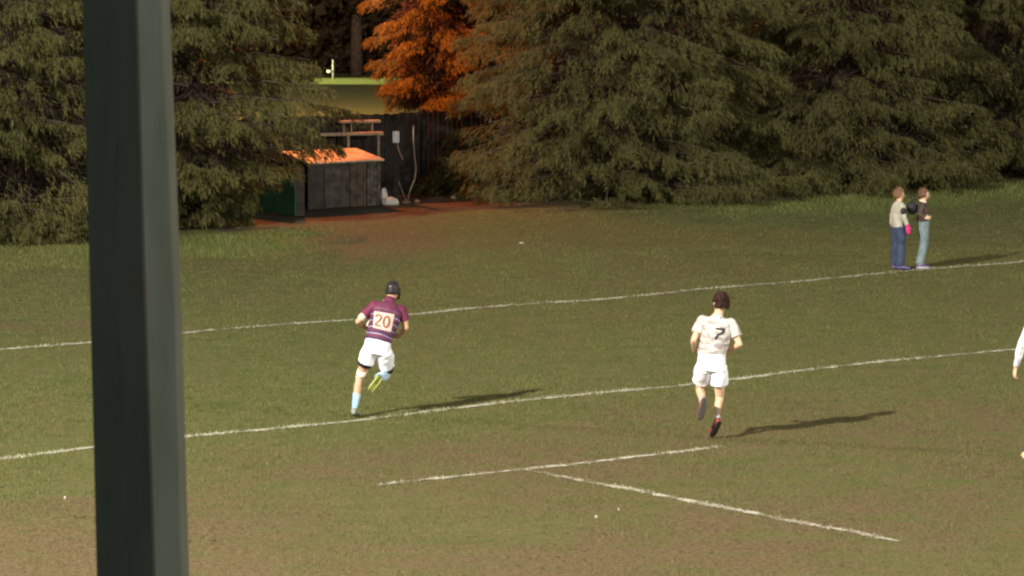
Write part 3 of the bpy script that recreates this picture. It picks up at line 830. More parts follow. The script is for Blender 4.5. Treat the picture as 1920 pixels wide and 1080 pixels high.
def face_bits(c, Mh, parent, s=1.0):
    for sx in (-1, 1):
        mb = MB(); mb.ball(Vector(c) + Mh @ Vector((sx * .029 * s, .0835 * s, .006 * s)), .0085 * s, Mh, 10, 8); mb.build('eye', M_eye, parent, True)
    mb = MB(); mb.ball(Vector(c) + Mh @ Vector((0, .0945 * s, -.050 * s)), (.021 * s, .008 * s, .006 * s), Mh, 12, 8); mb.build('mouth', M_lip, parent, True)
def hair(name, c, Mh, mat, parent, s=1.0, long=0.0, seed=0, top=.012, strands=260):
    mb = MB()
    def fn(p, u):
        x, y, z = u; q = Vector(p)
        k = 1 + .24 * noise.noise(Vector(u) * 2.6 + Vector((seed, 0, 0))) + .09 * noise.noise(Vector(u) * 8 + Vector((0, seed, 0)))
        q *= k
        front = y
        lim = -.35 - long if y < .1 else -.35 + (y - .1) * 1.25
        if z < lim:
            q.z = max(q.z, lim * .118 * s) ; q.x *= .93; q.y *= .93
        if y > .45 and z < .35: q.y *= .80
        return q
    mb.ball(Vector(c) + Mh @ Vector((0, -.010 * s, .010 * s)), ((.078 + top) * s, (.098 + top * .9) * s, (.118 + top) * s), Mh, 30, 22, fn)
    o = mb.fused(name, mat, parent, .006, 1)
    r = random.Random(seed); st = MB()
    for k in range(strands):
        u = Vector((r.gauss(0, 1), r.gauss(-.35, 1), r.gauss(.55, .8)))
        if u.length < .1: continue
        u.normalize()
        if u.z < -.45 - long or (u.y > .3 and u.z < .25): continue
        b0 = Vector((u.x * .083 * s, u.y * .103 * s - .01 * s, u.z * .123 * s + .01 * s))
        t = (u * .5 + Vector((r.gauss(0, .5), -.35 + r.gauss(0, .4), -.35 + r.gauss(0, .4)))).normalized()
        ln = r.uniform(.020, .055) * s
        sd = t.orthogonal().normalized() * .004 * s
        A, B, C = b0 - sd, b0 + sd, b0 + t * ln
        st.add([Vector(c) + Mh @ A, Vector(c) + Mh @ B, Vector(c) + Mh @ C], [(0, 1, 2)])
    tm = st.mesh('t'); bm = bmesh.new(); bm.from_mesh(o.data); bm.from_mesh(tm); bm.to_mesh(o.data); bm.free(); bpy.data.meshes.remove(tm)
    return o
def add_hand(mb, wrist, direction, palm_n, curl=.6, side=1, s=1.0):
    """direction: wrist to knuckles; palm_n: the way the palm faces; side: +1 thumb along direction x palm_n"""
    d = Vector(direction).normalized(); nrm = Vector(palm_n); nrm = (nrm - d * nrm.dot(d)).normalized()
    lat = d.cross(nrm) * side; w = Vector(wrist)
    mb.loft([(w - d * .01, .027 * s, .019 * s), (w + d * .03 * s, .034 * s, .017 * s), (w + d * .065 * s, .041 * s, .016 * s), (w + d * .092 * s, .040 * s, .012 * s)], side=lat, n=12)
    for k, (o_, L_) in enumerate(((.030, .068), (.010, .077), (-.010, .072), (-.029, .056))):
        p = w + d * .082 * s + lat * o_ * s; pts = [p]; an = .12
        for j, fr_ in enumerate((.45, .32, .26)):
            an += curl * (.55 + .12 * k) * (1.0 if j else .6)
            p = p + (d * math.cos(an) + nrm * math.sin(an)) * L_ * fr_ * s; pts.append(p)
        mb.loft([(q, (.0095 - .0010 * j) * s, (.0092 - .0010 * j) * s) for j, q in enumerate(pts)], side=lat, n=8)
        mb.ball(pts[-1], .0068 * s, n=8, m=6)
    p = w + d * .028 * s + lat * .028 * s
    pts = [p, p + (lat * .7 + d * .6 + nrm * .25).normalized() * .034 * s]
    pts.append(pts[-1] + (lat * .25 + d * .85 + nrm * .45).normalized() * .030 * s)
    pts.append(pts[-1] + (d * .8 + nrm * .6).normalized() * .022 * s)
    mb.loft([(q, (.0125 - .0015 * j) * s, (.011 - .0013 * j) * s) for j, q in enumerate(pts)], side=nrm, n=8)
def limb_leg(mb, hip, knee, ankle, s=1.0, side=(1, 0, 0)):
    hip, knee, ankle = map(Vector, (hip, knee, ankle)); L = lambda a, b_, t: a + (b_ - a) * t
    back = (hip - knee).cross(Vector(side)); 
    mb.loft([(hip, .095 * s, .098 * s), (L(hip, knee, .3), .086 * s, .090 * s), (L(hip, knee, .65), .066 * s, .070 * s), (L(hip, knee, .9), .055 * s, .057 * s), (knee, .052 * s, .056 * s),
             (L(knee, ankle, .1), .050 * s, .052 * s)], side=side, n=16)
    ax = (ankle - knee).normalized(); cb = Vector(side).cross(ax); 
    if cb.dot(Vector((0, -1, .2))) < 0: cb = -cb
    cb = cb.normalized() * .012 * s
    mb.loft([(knee, .050 * s, .052 * s), (L(knee, ankle, .12) + cb * .5, .050 * s, .051 * s), (L(knee, ankle, .32) + cb, .055 * s, .058 * s), (L(knee, ankle, .55) + cb * .6, .045 * s, .047 * s),
             (L(knee, ankle, .8), .032 * s, .034 * s), (ankle, .031 * s, .035 * s)], side=side, n=16)
def limb_arm(mb, sh_, el, wr_, s=1.0):
    sh_, el, wr_ = map(Vector, (sh_, el, wr_)); L = lambda a, b_, t: a + (b_ - a) * t
    mb.loft([(sh_, .056 * s, .058 * s), (L(sh_, el, .3), .051 * s, .053 * s), (L(sh_, el, .6), .046 * s, .048 * s), (L(sh_, el, .92), .038 * s, .038 * s), (el, .038 * s, .039 * s)], n=14)
    mb.ball(el, .037 * s)
    mb.loft([(el, .038 * s, .038 * s), (L(el, wr_, .25), .042 * s, .040 * s), (L(el, wr_, .6), .034 * s, .032 * s), (wr_, .026 * s, .021 * s)], n=14)
def add_foot(mb, ankle, toe, s=1.0, up=(0, 0, 1), grow=0.0):
    """heel under/behind the ankle, sole towards -up"""
    ankle, toe = Vector(ankle), Vector(toe); up = Vector(up).normalized()
    d = toe - ankle; d = (d - up * d.dot(up)); d.normalize(); sd = d.cross(up).normalized()
    sole = -up * .062 * s
    H = ankle + sole - d * .045 * s
    g = grow
    mb.loft([(H - d * .012 * s + up * .03 * s, .018 * s + g, .022 * s + g), (H + d * .01 * s + up * .030 * s, .031 * s + g, .034 * s + g), (H + d * .07 * s + up * .038 * s, .034 * s + g, .038 * s + g),
             (H + d * .13 * s + up * .028 * s, .041 * s + g, .028 * s + g), (H + d * .19 * s + up * .020 * s, .046 * s + g, .021 * s + g), (H + d * .235 * s + up * .017 * s, .036 * s + g, .016 * s + g), (H + d * .258 * s + up * .015 * s, .018 * s + g, .010 * s + g)], side=sd, n=14)
    mb.loft([(H + d * .03 * s + up * .03 * s, .033 * s + g, .036 * s + g), (ankle + up * .012, .036 * s + g, .041 * s + g)], side=sd, n=14)

def ribbon(path, width, closed=False, n=40):
    """flat stroke in 2-D: returns list of (x,y) verts and quads"""
    P = [Vector((a, b_)) for a, b_ in path]
    if closed: P = P + [P[0]]
    seg = [0]
    for i in range(1, len(P)): seg.append(seg[-1] + (P[i] - P[i - 1]).length)
    tot = seg[-1]; pts = []
    for k in range(n + 1):
        s = tot * k / n; i = 1
        while i < len(P) - 1 and seg[i] < s: i += 1
        t = (s - seg[i - 1]) / max(seg[i] - seg[i - 1], 1e-6); pts.append(P[i - 1] + (P[i] - P[i - 1]) * t)
    vs, fs = [], []
    for k, p in enumerate(pts):
        a = pts[(k - 1) % n] if closed else pts[max(k - 1, 0)]; b_ = pts[(k + 1) % n] if closed else pts[min(k + 1, n)]
        t = (b_ - a).normalized(); nn = Vector((-t.y, t.x))
        vs += [p + nn * width / 2, p, p - nn * width / 2]
        if k: o = 3 * k; fs += [(o - 3, o, o + 1, o - 2), (o - 2, o + 1, o + 2, o - 1)]
    return vs, fs
def project(name, target, strokes, tr, mat, parent, off=.004):
    """lay flat strokes onto the back of a shirt: tr maps 2-D to (x,z) in the wearer's frame"""
    me = target.data; bvh = BVHTree.FromPolygons([v.co for v in me.vertices], [tuple(p.vertices) for p in me.polygons])
    V, Fc = [], []
    for vs, fs in strokes:
        b0 = len(V)
        for p in vs:
            x, z, y0 = tr(p.x, p.y)
            dirv = Vector((0, 1, -.147)).normalized()
            hit = bvh.ray_cast(Vector((x, -.8, z + .8 * .147 + y0 * .147)), dirv)
            co = hit[0] if hit[0] is not None else Vector((x, .2, z))
            nn = hit[1] if hit[1] is not None else Vector((0, -1, 0))
            V.append(co - dirv * off)
        Fc += [tuple(i + b0 for i in q_) for q_ in fs]
    m_ = bpy.data.meshes.new(name); m_.from_pydata(V, [], Fc); m_.update()
    return link(name, m_, mat, parent, True)

# ---------------------------------------------------------------- running player with 20
def zoomer(zx0, zy0, s):
    return lambda zx, zy, y: Vector(((zx - zx0) / s, y, (zy0 - zy) / s * 1.01 - .147 * y))
foot = at(663, 783)
J = zoomer(298, 1019, 3.6 * F / foot.y * 1.0)
P1 = empty('person', (foot.x, foot.y, 0), 'sprinting rugby player in purple striped shirt with number 20 and black scrum cap', 'person', 'rugby players')
LH, LK, LA = J(408, 560, .10), J(337, 742, .20), J(302, 966, .03)
RH, RK, RA = J(508, 580, .12), J(520, 722, .36), J(464, 750, -.02)
LS, RS = J(432, 258, .33), J(620, 285, .36)
LE, LW = J(325, 362, .26), J(378, 405, .47)
RE, RW = J(652, 402, .34), J(606, 458, .54)
PV_, WA, CH, NB = J(457, 555, .11), J(475, 455, .17), J(508, 345, .27), J(535, 235, .35)
NT, HD = J(548, 195, .40), J(564, 152, .45)
sideT = (RS - LS).normalized(); sideH = (RH - LH).normalized()
Mh = head_mat((.25, 1, -.10), (.05, .25, 1))
bd = MB()
def lerp(a, b_, t): return a + (b_ - a) * t
def torso(mb, PV_, WA, CH, NB, NT, side, g=0.0, k=1.0, neck=True):
    rr = [(PV_ + (PV_ - WA) * .35, .12 * k + g, .10 * k + g), (PV_, .165 * k + g, .125 * k + g), (lerp(PV_, WA, .6), .160 * k + g, .118 * k + g), (WA, .150 * k + g, .108 * k + g), (lerp(WA, CH, .5), .160 * k + g, .115 * k + g),
          (CH, .178 * k + g, .125 * k + g), (lerp(CH, NB, .5), .178 * k + g, .118 * k + g), (lerp(CH, NB, .82), .150 * k + g, .095 * k + g), (NB, .085 * k + g, .070 * k + g)]
    if neck: rr += [(lerp(NB, NT, .4), .062 * k, .062 * k), (NT, .058 * k, .060 * k)]
    mb.loft(rr, side=side, n=20)
torso(bd, PV_, WA, CH, NB, NT, sideT, 0)
bd.loft([(lerp(NB, NT, .2), .062, .062), (NT, .058, .060), (HD, .055, .06)], n=14)
add_head(bd, HD, Mh)
limb_leg(bd, LH, LK, LA); limb_leg(bd, RH, RK, RA)
limb_arm(bd, LS, LE, LW); limb_arm(bd, RS, RE, RW)
bd.ball(LS, .062); bd.ball(RS, .062)
add_foot(bd, LA, LA + Vector((.03, .2, -.03)), up=(0, .25, 1))
add_foot(bd, RA, RA + Vector((-.18, -.08, -.28)), .90, up=(-.2, 1, .1))
add_hand(bd, LW, (.35, .8, .0), (1, 0, .2), .7, -1); add_hand(bd, RW, (-.5, .75, -.05), (-1, -.2, .1), .7, 1)
body1 = bd.fused('body', M_skin, P1, .0058, 3)
face_bits(HD, Mh, P1)
# striped shirt
tax = (NB - PV_).normalized()
m, nt, b = mat_new('striped_shirt')
tc = N(nt, 'ShaderNodeTexCoord').outputs['Object']
dp = N(nt, 'ShaderNodeVectorMath', operation='DOT_PRODUCT'); nt.links.new(tc, dp.inputs[0]); dp.inputs[1].default_value = tuple(tax)
tv = math_(nt, 'ADD', dp.outputs['Value'], math_(nt, 'MULTIPLY', noise_(nt, tc, 5, 2), .02))
tv = math_(nt, 'SUBTRACT', tv, PV_.dot(tax))
fr1 = math_(nt, 'FRACT', math_(nt, 'MULTIPLY', tv, 1 / .088))
b1 = math_(nt, 'LESS_THAN', fr1, .13); b2 = math_(nt, 'GREATER_THAN', fr1, .55); 
c = mixc(nt, b2, (0.055, 0.014, 0.065), (0.115, 0.018, 0.060))
c = mixc(nt, b1, c, (0.38, 0.35, 0.50))
yoke = math_(nt, 'GREATER_THAN', tv, .53)
c = mixc(nt, yoke, c, (0.125, 0.016, 0.055))
h = noise_(nt, tc, 14, 4); c = mixc(nt, math_(nt, 'MULTIPLY', ramp(nt, h, .4, .65), .4), c, (0.06, 0.02, 0.07))
nt.links.new(c, b.inputs['Base Color']); b.inputs['Roughness'].default_value = .7; bump(nt, b, noise_(nt, tc, 22, 3), .4, .01)
M_stripe = m
M_maroon = simple('maroon_sleeve', (0.15, 0.016, 0.062), .7, (0.10, 0.012, 0.045), 8)
s1 = MB()
s1.loft([(lerp(PV_, WA, .55), .178, .140), (WA, .180, .128), (lerp(WA, CH, .5), .186, .134), (CH, .198, .142), (lerp(CH, NB, .5), .196, .134), (lerp(CH, NB, .85), .158, .108), (lerp(NB, NT, -.05), .090, .082), (lerp(NB, NT, .30), .070, .072)], side=sideT, n=24)
shirt1 = s1.fused('shirt', M_stripe, P1, .008, 3, wr(1, .012, 7))
for (S_, E_) in ((LS, LE), (RS, RE)):
    s = MB(); inn = S_ + (lerp(CH, NB, .55) - S_) * .42
    s.loft([(inn, .070, .075), (S_, .074, .078), (lerp(S_, E_, .3), .071, .074), (lerp(S_, E_, .62), .066, .068)], side=(0, 1, 0), n=16)
    s.ball(S_, .074)
    s.fused('sleeve', M_maroon, P1, .007, 3, wr(2, .006, 12))
s = MB(); s.loft([(lerp(LS, LE, .60), .056, .058), (lerp(LS, LE, .86), .050, .051)], n=16); s.build('arm_strapping', M_strap, P1, True)
s = MB(); s.loft([(lerp(NB, NT, .12), .078, .080), (lerp(NB, NT, .80), .066, .068)], n=18); s.build('collar', M_maroon, P1, True)
# shorts
def shorts(parent, PV_, WA, hips, knees, side, mat, hem=(.55, .55), seed=3, rad=.112, wid=.176, waist=.62):
    s = MB()
    s.loft([(PV_ + (PV_ - WA) * .45, wid * .82, .125), (PV_, wid, .145), (lerp(PV_, WA, .35), wid * .97, .138), (lerp(PV_, WA, waist), wid * .93, .128)], side=side, n=22)
    for h_, k_, e_ in zip(hips, knees, hem):
        s.loft([(lerp(h_, k_, -.12), rad * .85, rad * .95), (lerp(h_, k_, .15), rad, rad * 1.05), (lerp(h_, k_, e_ * .7), rad * .97, rad * 1.03), (lerp(h_, k_, e_), rad * .98, rad * 1.05)], side=side, n=20)
    return s.fused('shorts', mat, parent, .008, 2, wr(seed, .014, 9))
shorts(P1, PV_, WA, (LH, RH), (LK, RK), sideH, M_shorts, (.44, .58))
for h_, k_, e_ in ((LH, LK, .56), (RH, RK, .78)):
    s = MB(); s.loft([(lerp(h_, k_, .25), .096, .100), (lerp(h_, k_, e_), .094, .099)], side=sideH, n=20); s.build('undershorts', M_black, P1, True)
s = MB(); s.loft([(lerp(LH, LK, .74), .067, .070), (lerp(LH, LK, .98), .057, .060), (lerp(LK, LA, .04), .055, .058)], n=18); ks = s.build('knee_strapping', M_strap, P1, True)
s = MB(); s.loft([(lerp(LH, LK, .93), .0605, .0635), (lerp(LH, LK, .955), .0600, .0630)], n=18); s.build('strap_buckle', M_black, ks, True)
M_sockb = simple('blue_sock', (0.26, 0.46, 0.66), .8, (0.45, 0.58, 0.70), 9)
M_boot1 = simple('lime_boot', (0.20, 0.25, 0.08), .45, (0.11, 0.14, 0.06), 16)
M_boot1s = simple('yellow_trim', (0.62, 0.60, 0.08), .45)
for (K_, A_, t0, g_) in ((LK, LA, .50, 1.0), (RK, RA, .2, 1.28)):
    s = MB(); s.loft([(lerp(K_, A_, t0), .052 * g_, .054 * g_), (lerp(K_, A_, t0 + .06), .054 * g_, .056 * g_), (lerp(K_, A_, .75), .044 * g_, .046 * g_), (lerp(K_, A_, .92), .037 * g_, .040 * g_), (A_, .037 * g_, .040 * g_)], n=18)
    s.fused('sock', M_sockb, P1, .006, 2, wr(5, .004, 20))
M_grbt = simple('grey_boot', (0.22, 0.24, 0.22), .5, (0.08, 0.09, 0.08), 14)
s = MB(); add_foot(s, LA, LA + Vector((.03, .2, -.03)), up=(0, .25, 1), grow=.006); bt = s.fused('boot', M_grbt, P1, .005, 2)
s = MB(); add_foot(s, RA, RA + Vector((-.18, -.08, -.28)), .92, up=(-.2, 1, .1), grow=.006); bt = s.fused('boot', M_boot1, P1, .005, 2)
bt['label'] = 'lime green boot kicked up behind'
up_ = Vector((-.2, 1, .1)).normalized(); d_ = Vector((-.18, -.08, -.28)); d_ = (d_ - up_ * d_.dot(up_)).normalized(); s_ = d_.cross(up_).normalized()
s = MB()
for q_ in (-.030, .030):
    s.tube([RA - up_ * .072 - d_ * .03 + s_ * q_, RA - up_ * .070 + d_ * .06 + s_ * q_ * 1.1, RA - up_ * .068 + d_ * .19 + s_ * q_], .006)
s.build('boot_trim', M_boot1s, bt, True)
# scrum cap: padded shell
s = MB()
def capfn(p, u):
    x, y, z = u; q = Vector(p)
    k = 1 + .045 * abs(math.sin(6 * math.atan2(x, z + .01))) 
    q = q * k
    if z < -.30 and y < .4: q.z = max(q.z, -.050)
    if y > .4 and z < .3: q.y *= .74
    return q
s.ball(HD + Mh @ Vector((0, -.008, .010)), (.096, .115, .132), Mh, 34, 24, capfn)
cap = s.fused('scrum_cap', M_cap, P1, .006, 1)
s = MB(); s.loft([(HD + Mh @ Vector((-.084, .02, -.03)), .012, .006), (HD + Mh @ Vector((-.06, .05, -.09)), .012, .006), (HD + Mh @ Vector((0, .07, -.115)), .012, .006), (HD + Mh @ Vector((.06, .05, -.09)), .012, .006), (HD + Mh @ Vector((.084, .02, -.03)), .012, .006)], n=8)
s.build('chin_strap', M_cap, cap, True)
s = MB(); s.ball(HD + Mh @ Vector((-.01, -.112, .066)), (.010, .004, .008), Mh, 8, 6); s.build('cap_highlight', M_white, cap, True)  # small white dab modelled in place of a highlight on the cap
# number panel
M_patch = simple('number_panel', (0.62, 0.47, 0.43), .7, (0.54, 0.40, 0.36), 10)
M_num = simple('number_print', (0.24, 0.085, 0.03), .6, (0.17, 0.06, 0.025), 12)
sc1 = 3.6 * F / foot.y
C0, C1, C2, C3 = (437, 293), (576, 315), (552, 437), (430, 405)
def tr1(u, v):      # u,v in 0..1, v down
    zx = (1 - u) * (1 - v) * C0[0] + u * (1 - v) * C1[0] + u * v * C2[0] + (1 - u) * v * C3[0]
    zy = (1 - u) * (1 - v) * C0[1] + u * (1 - v) * C1[1] + u * v * C2[1] + (1 - u) * v * C3[1]
    return (zx - 298) / sc1, (1019 - zy) / sc1 * 1.01, 0.0
gridv = [Vector((i / 12, j / 12)) for j in range(13) for i in range(13)]
gridf = [(j * 13 + i, j * 13 + i + 1, j * 13 + i + 14, j * 13 + i + 13) for j in range(12) for i in range(12)]
pn = project('number_panel', shirt1, [(gridv, gridf)], tr1, M_patch, P1, .006)
two = [(.11, .34), (.13, .24), (.20, .18), (.30, .18), (.38, .25), (.39, .36), (.32, .50), (.20, .66), (.11, .79), (.11, .81), (.24, .81), (.42, .81)]
zero = [(.68 + .145 * math.cos(a_), .50 + .31 * math.sin(a_)) for a_ in [2 * math.pi * k / 24 for k in range(24)]]
project('number', shirt1, [ribbon(two, .095, False, 44), ribbon(zero, .095, True, 40)], tr1, M_num, pn, .010)
# ball tucked under the left arm
M_ball = simple('ball_leather', (0.72, 0.66, 0.55), .45, (0.6, 0.5, 0.4), 6)
bc = (LW + RW) / 2 * .0 + J(424, 395, .50)
Mb = head_mat((0, 1, .1), (.3, 0, 1))
mb = MB(); mb.ball((0, 0, 0), (.095, .095, .14), Mb, 24, 18, lambda p, u: Vector((p[0] * (1 - .12 * u[2] ** 2), p[1] * (1 - .12 * u[2] ** 2), p[2])))
o = mb.build('rugby_ball', M_ball, None, True); o.location = Vector((foot.x, foot.y, 0)) + bc
tag(o, 'cream oval rugby ball carried in front by the player with number 20', 'ball')

# ---------------------------------------------------------------- running player with 7
foot2 = at(1337, 822)
sc2 = 3.484 * F / foot2.y
J = zoomer(338, 1020, sc2)
P2 = empty('person', (foot2.x, foot2.y, 0), 'jogging rugby player seen from behind in all white kit with black number 7', 'person', 'rugby players')
LH, LK, LA = J(272, 565, .05), J(256, 695, .28), J(266, 785, -.12)
RH, RK, RA = J(378, 568, .03), J(384, 752, .14), J(362, 903, -.04)
LS, RS = J(268, 245, .14), J(456, 262, .14)
LE, LW = J(208, 372, .04), J(216, 432, .24)
RE, RW = J(510, 400, .06), J(452, 440, .26)
PV_, WA, CH, NB = J(325, 540, .04), J(333, 445, .07), J(350, 330, .10), J(366, 222, .14)
NT, HD = J(376, 190, .17), J(388, 134, .20)
sideT = (RS - LS).normalized(); sideH = (RH - LH).normalized()
Mh = head_mat((-.35, 1, -.05), (.02, .12, 1))
bd = MB()
torso(bd, PV_, WA, CH, NB, NT, sideT)
bd.loft([(lerp(NB, NT, .2), .060, .060), (NT, .057, .058), (HD, .055, .06)], n=14)
add_head(bd, HD, Mh, 1.08)
limb_leg(bd, LH, LK, LA); limb_leg(bd, RH, RK, RA)
limb_arm(bd, LS, LE, LW); limb_arm(bd, RS, RE, RW)
bd.ball(LS, .06); bd.ball(RS, .06)
LT = Vector((-.06, -.03, -.26)); LU = (-.1, .98, -.15); RT = Vector((-.08, .10, -.20)); RU = (-.15, .75, .55)
add_foot(bd, LA, LA + LT, up=LU); add_foot(bd, RA, RA + RT, up=RU)
add_hand(bd, LW, (.15, .7, -.25), (.8, .2, -.1), .8, -1); add_hand(bd, RW, (-.35, .8, .1), (-.8, -.2, -.1), .8, 1)
bd.fused('body', M_skin2, P2, .0058, 3)
face_bits(HD, Mh, P2, 1.08)
hair('hair', HD, Mh, M_hairb, P2, 1.08, .08, 4, .019, 800)
m, nt, b = mat_new('pale_shirt')
tc = N(nt, 'ShaderNodeTexCoord').outputs['Object']
mp = N(nt, 'ShaderNodeMapping'); mp.inputs['Scale'].default_value = (2.5, 2, 6); mp.inputs['Rotation'].default_value = (0, .25, 0); nt.links.new(tc, mp.inputs[0])
h = noise_(nt, mp.outputs[0], 2.6, 5)
c = mixc(nt, ramp(nt, h, .42, .60), (0.66, 0.62, 0.60), (0.29, 0.26, 0.26))
nt.links.new(c, b.inputs['Base Color']); b.inputs['Roughness'].default_value = .7; bump(nt, b, noise_(nt, tc, 18, 3), .5, .012)
M_pale = m
M_pales = simple('pale_sleeve', (0.64, 0.60, 0.58), .7, (0.42, 0.38, 0.37), 9)
s1 = MB()
s1.loft([(lerp(PV_, WA, .75), .176, .140), (lerp(PV_, WA, 1.1), .178, .136), (lerp(WA, CH, .5), .182, .134), (CH, .194, .140), (lerp(CH, NB, .5), .196, .130), (lerp(CH, NB, .85), .155, .106), (lerp(NB, NT, -.05), .088, .080), (lerp(NB, NT, .30), .068, .070)], side=sideT, n=24)
shirt2 = s1.fused('shirt', M_pale, P2, .008, 3, wr(7, .017, 6))
for (S_, E_) in ((LS, LE), (RS, RE)):
    s = MB(); inn = S_ + (lerp(CH, NB, .55) - S_) * .42
    s.loft([(inn, .066, .072), (S_, .070, .075), (lerp(S_, E_, .3), .071, .075), (lerp(S_, E_, .66), .072, .075)], side=(0, 1, 0), n=16)
    s.ball(S_, .070)
    s.fused('sleeve', M_pales, P2, .007, 3, wr(8, .010, 11))
s = MB(); s.loft([(lerp(NB, NT, .10), .074, .076), (lerp(NB, NT, .42), .066, .068)], n=18); s.build('collar', M_pales, P2, True)
shorts(P2, PV_, WA, (LH, RH), (LK, RK), sideH, M_shorts, (.55, .50), 9, .112, .180, .95)
M_sockw = simple('white_sock', (0.78, 0.72, 0.74), .8)
M_boot2 = simple('red_boot', (0.36, 0.05, 0.045), .45, (0.10, 0.03, 0.025), 14)
M_sole = simple('dark_sole', (0.035, 0.03, 0.03), .5)
for (K_, A_, T_, U_, t0) in ((LK, LA, LT, LU, .72), (RK, RA, RT, RU, .80)):
    s = MB(); s.loft([(lerp(K_, A_, t0), .040, .042), (lerp(K_, A_, .97), .041, .044), (A_ + (A_ - K_).normalized() * .02, .040, .044)], n=18); s.build('sock', M_sockw, P2, True)
    s = MB(); add_foot(s, A_, A_ + T_, up=U_, grow=.006); bt = s.fused('boot', M_boot2, P2, .005, 2)
    U = Vector(U_).normalized(); d_ = (T_ - U * T_.dot(U)).normalized(); sd = d_.cross(U).normalized(); H_ = A_ - U * .070 - d_ * .045
    s = MB(); s.loft([(H_ + d_ * .06, .036, .010), (H_ + d_ * .12, .044, .010), (H_ + d_ * .19, .050, .010), (H_ + d_ * .25, .034, .010), (H_ + d_ * .268, .016, .008)], side=sd, n=14)
    s.loft([(H_ - d_ * .015, .022, .010), (H_ + d_ * .02, .036, .010), (H_ + d_ * .06, .036, .010)], side=sd, n=14)
    s.fused('sole', M_sole, bt, .005, 1)
def tr2(u, v): return (u - 338) / sc2, (1020 - v) / sc2 * 1.01, 0.0
seven = [(352, 299), (370, 301), (392, 303), (407, 302), (403, 318), (385, 331), (366, 340), (356, 352), (350, 370)]
project('number', shirt2, [ribbon(seven, 13.5, False, 44)], tr2, M_black, P2, .006)
project('neck_logo', shirt2, [ribbon([(380, 229), (386, 227), (392, 228)], 7, False, 6)], tr2, M_black, P2, .006)

# ---------------------------------------------------------------- two young bystanders
foot3 = at(1683, 507); sc3 = 5.4 * F / foot3.y
J = zoomer(345, 960, sc3)
P3 = empty('person', (foot3.x, foot3.y, 0), 'young bystander in grey top, dark blue jeans and a bright pink glove, on the left', 'person', 'young bystanders on the far touch line')
LH, LK, LA = J(325, 520, .0), J(325, 700, .01), J(318, 905, .05)
RH, RK, RA = J(368, 520, -.10), J(372, 700, -.09), J(365, 915, -.09)
PV_, WA, CH, NB = J(345, 510, -.03), J(342, 440, -.03), J(342, 350, -.02), J(350, 275, -.02)
NT, HD = J(358, 245, -.01), J(352, 196, 0)
face = Vector((1, .12, -.05)); Mh = head_mat(face, (.05, 0, 1))
NS = J(372, 315, -.17); NE = J(388, 420, -.22); NW = J(425, 512, -.24)     # near arm
FS = J(330, 310, .14); FE = J(300, 400, .18); FW = J(285, 470, .14)
SD = Vector((.25, -1, 0)).normalized()
k = .84
bd = MB(); torso(bd, PV_, WA, CH, NB, NT, SD, -.01, k)
bd.loft([(lerp(NB, NT, .2), .05, .05), (NT, .047, .05), (HD, .05, .05)], n=14)
add_head(bd, HD, Mh, .93)
limb_leg(bd, LH, LK, LA, k, SD); limb_leg(bd, RH, RK, RA, k, SD)
limb_arm(bd, NS, NE, NW, .8); limb_arm(bd, FS, FE, FW, .8)
add_foot(bd, LA, LA + Vector((.2, 0, 0)), .85); add_foot(bd, RA, RA + Vector((.2, -.05, 0)), .85)
add_hand(bd, NW, (.15, 0, -1), (-.3, 1, 0), .35, 1, .9); add_hand(bd, FW, (.5, -.3, -.6), (0, -1, 0), .6, 1, .9)
bd.fused('body', M_skin2, P3, .0058, 3); face_bits(HD, Mh, P3, .93)
hair('hair', HD, Mh, M_hairc, P3, .93, .30, 8, .016, 260)
M_grey = simple('grey_top', (0.46, 0.43, 0.38), .8, (0.38, 0.35, 0.31), 6, bs=.4, bd=.01)
s = MB(); s.loft([(PV_ + Vector((0, 0, -.02)), .155, .120), (lerp(PV_, WA, .8), .16, .125), (lerp(WA, CH, .5), .16, .130), (CH, .165, .130), (lerp(CH, NB, .55), .150, .115), (lerp(CH, NB, .9), .105, .09), (lerp(NB, NT, .3), .06, .06)], side=SD, n=22)
s.ball(NS, .062); s.loft([(NS, .062, .064), (lerp(NS, NE, .5), .056, .058), (NE, .052, .054), (lerp(NE, NW, .5), .046, .046), (lerp(NE, NW, .95), .038, .038)], n=16)
s.ball(FS, .062); s.loft([(FS, .062, .064), (lerp(FS, FE, .5), .056, .058), (FE, .052, .054), (lerp(FE, FW, .5), .046, .046), (lerp(FE, FW, .95), .038, .038), (FW + (FW - FE) * .25, .044, .042)], n=16)
s.fused('grey_top', M_grey, P3, .008, 3, wr(12, .012, 9))
s = MB(); s.ball(J(383, 372, -.245), (.055, .03, .068), n=16, m=12); s.build('elbow_patch', M_black, P3, True)
M_jean = simple('dark_denim', (0.045, 0.065, 0.13), .8, (0.03, 0.045, 0.09), 6, bs=.4, bd=.01)
def jeans(parent, hips, knees, ankles, PV_, side, mat, k, seed, fl=.075):
    s = MB(); s.loft([(PV_ + Vector((0, 0, -.13)), .115 * k, .11 * k), (PV_, .165 * k, .135 * k), (PV_ + Vector((0, 0, .07)), .155 * k, .125 * k)], side=side, n=20)
    for h_, k_, a_ in zip(hips, knees, ankles):
        s.loft([(h_, .105 * k, .115 * k), (lerp(h_, k_, .5), .096 * k, .100 * k), (k_, .080 * k, .084 * k), (lerp(k_, a_, .5), fl, fl * 1.05), (lerp(k_, a_, .97), fl, fl * 1.08)], side=side, n=18)
    return s.fused('jeans', mat, parent, .008, 2, wr(seed, .014, 9))
jeans(P3, (LH, RH), (LK, RK), (LA, RA), PV_, SD, M_jean, .92, 13, .078)
M_pink = simple('pink_glove', (0.85, 0.05, 0.28), .6)
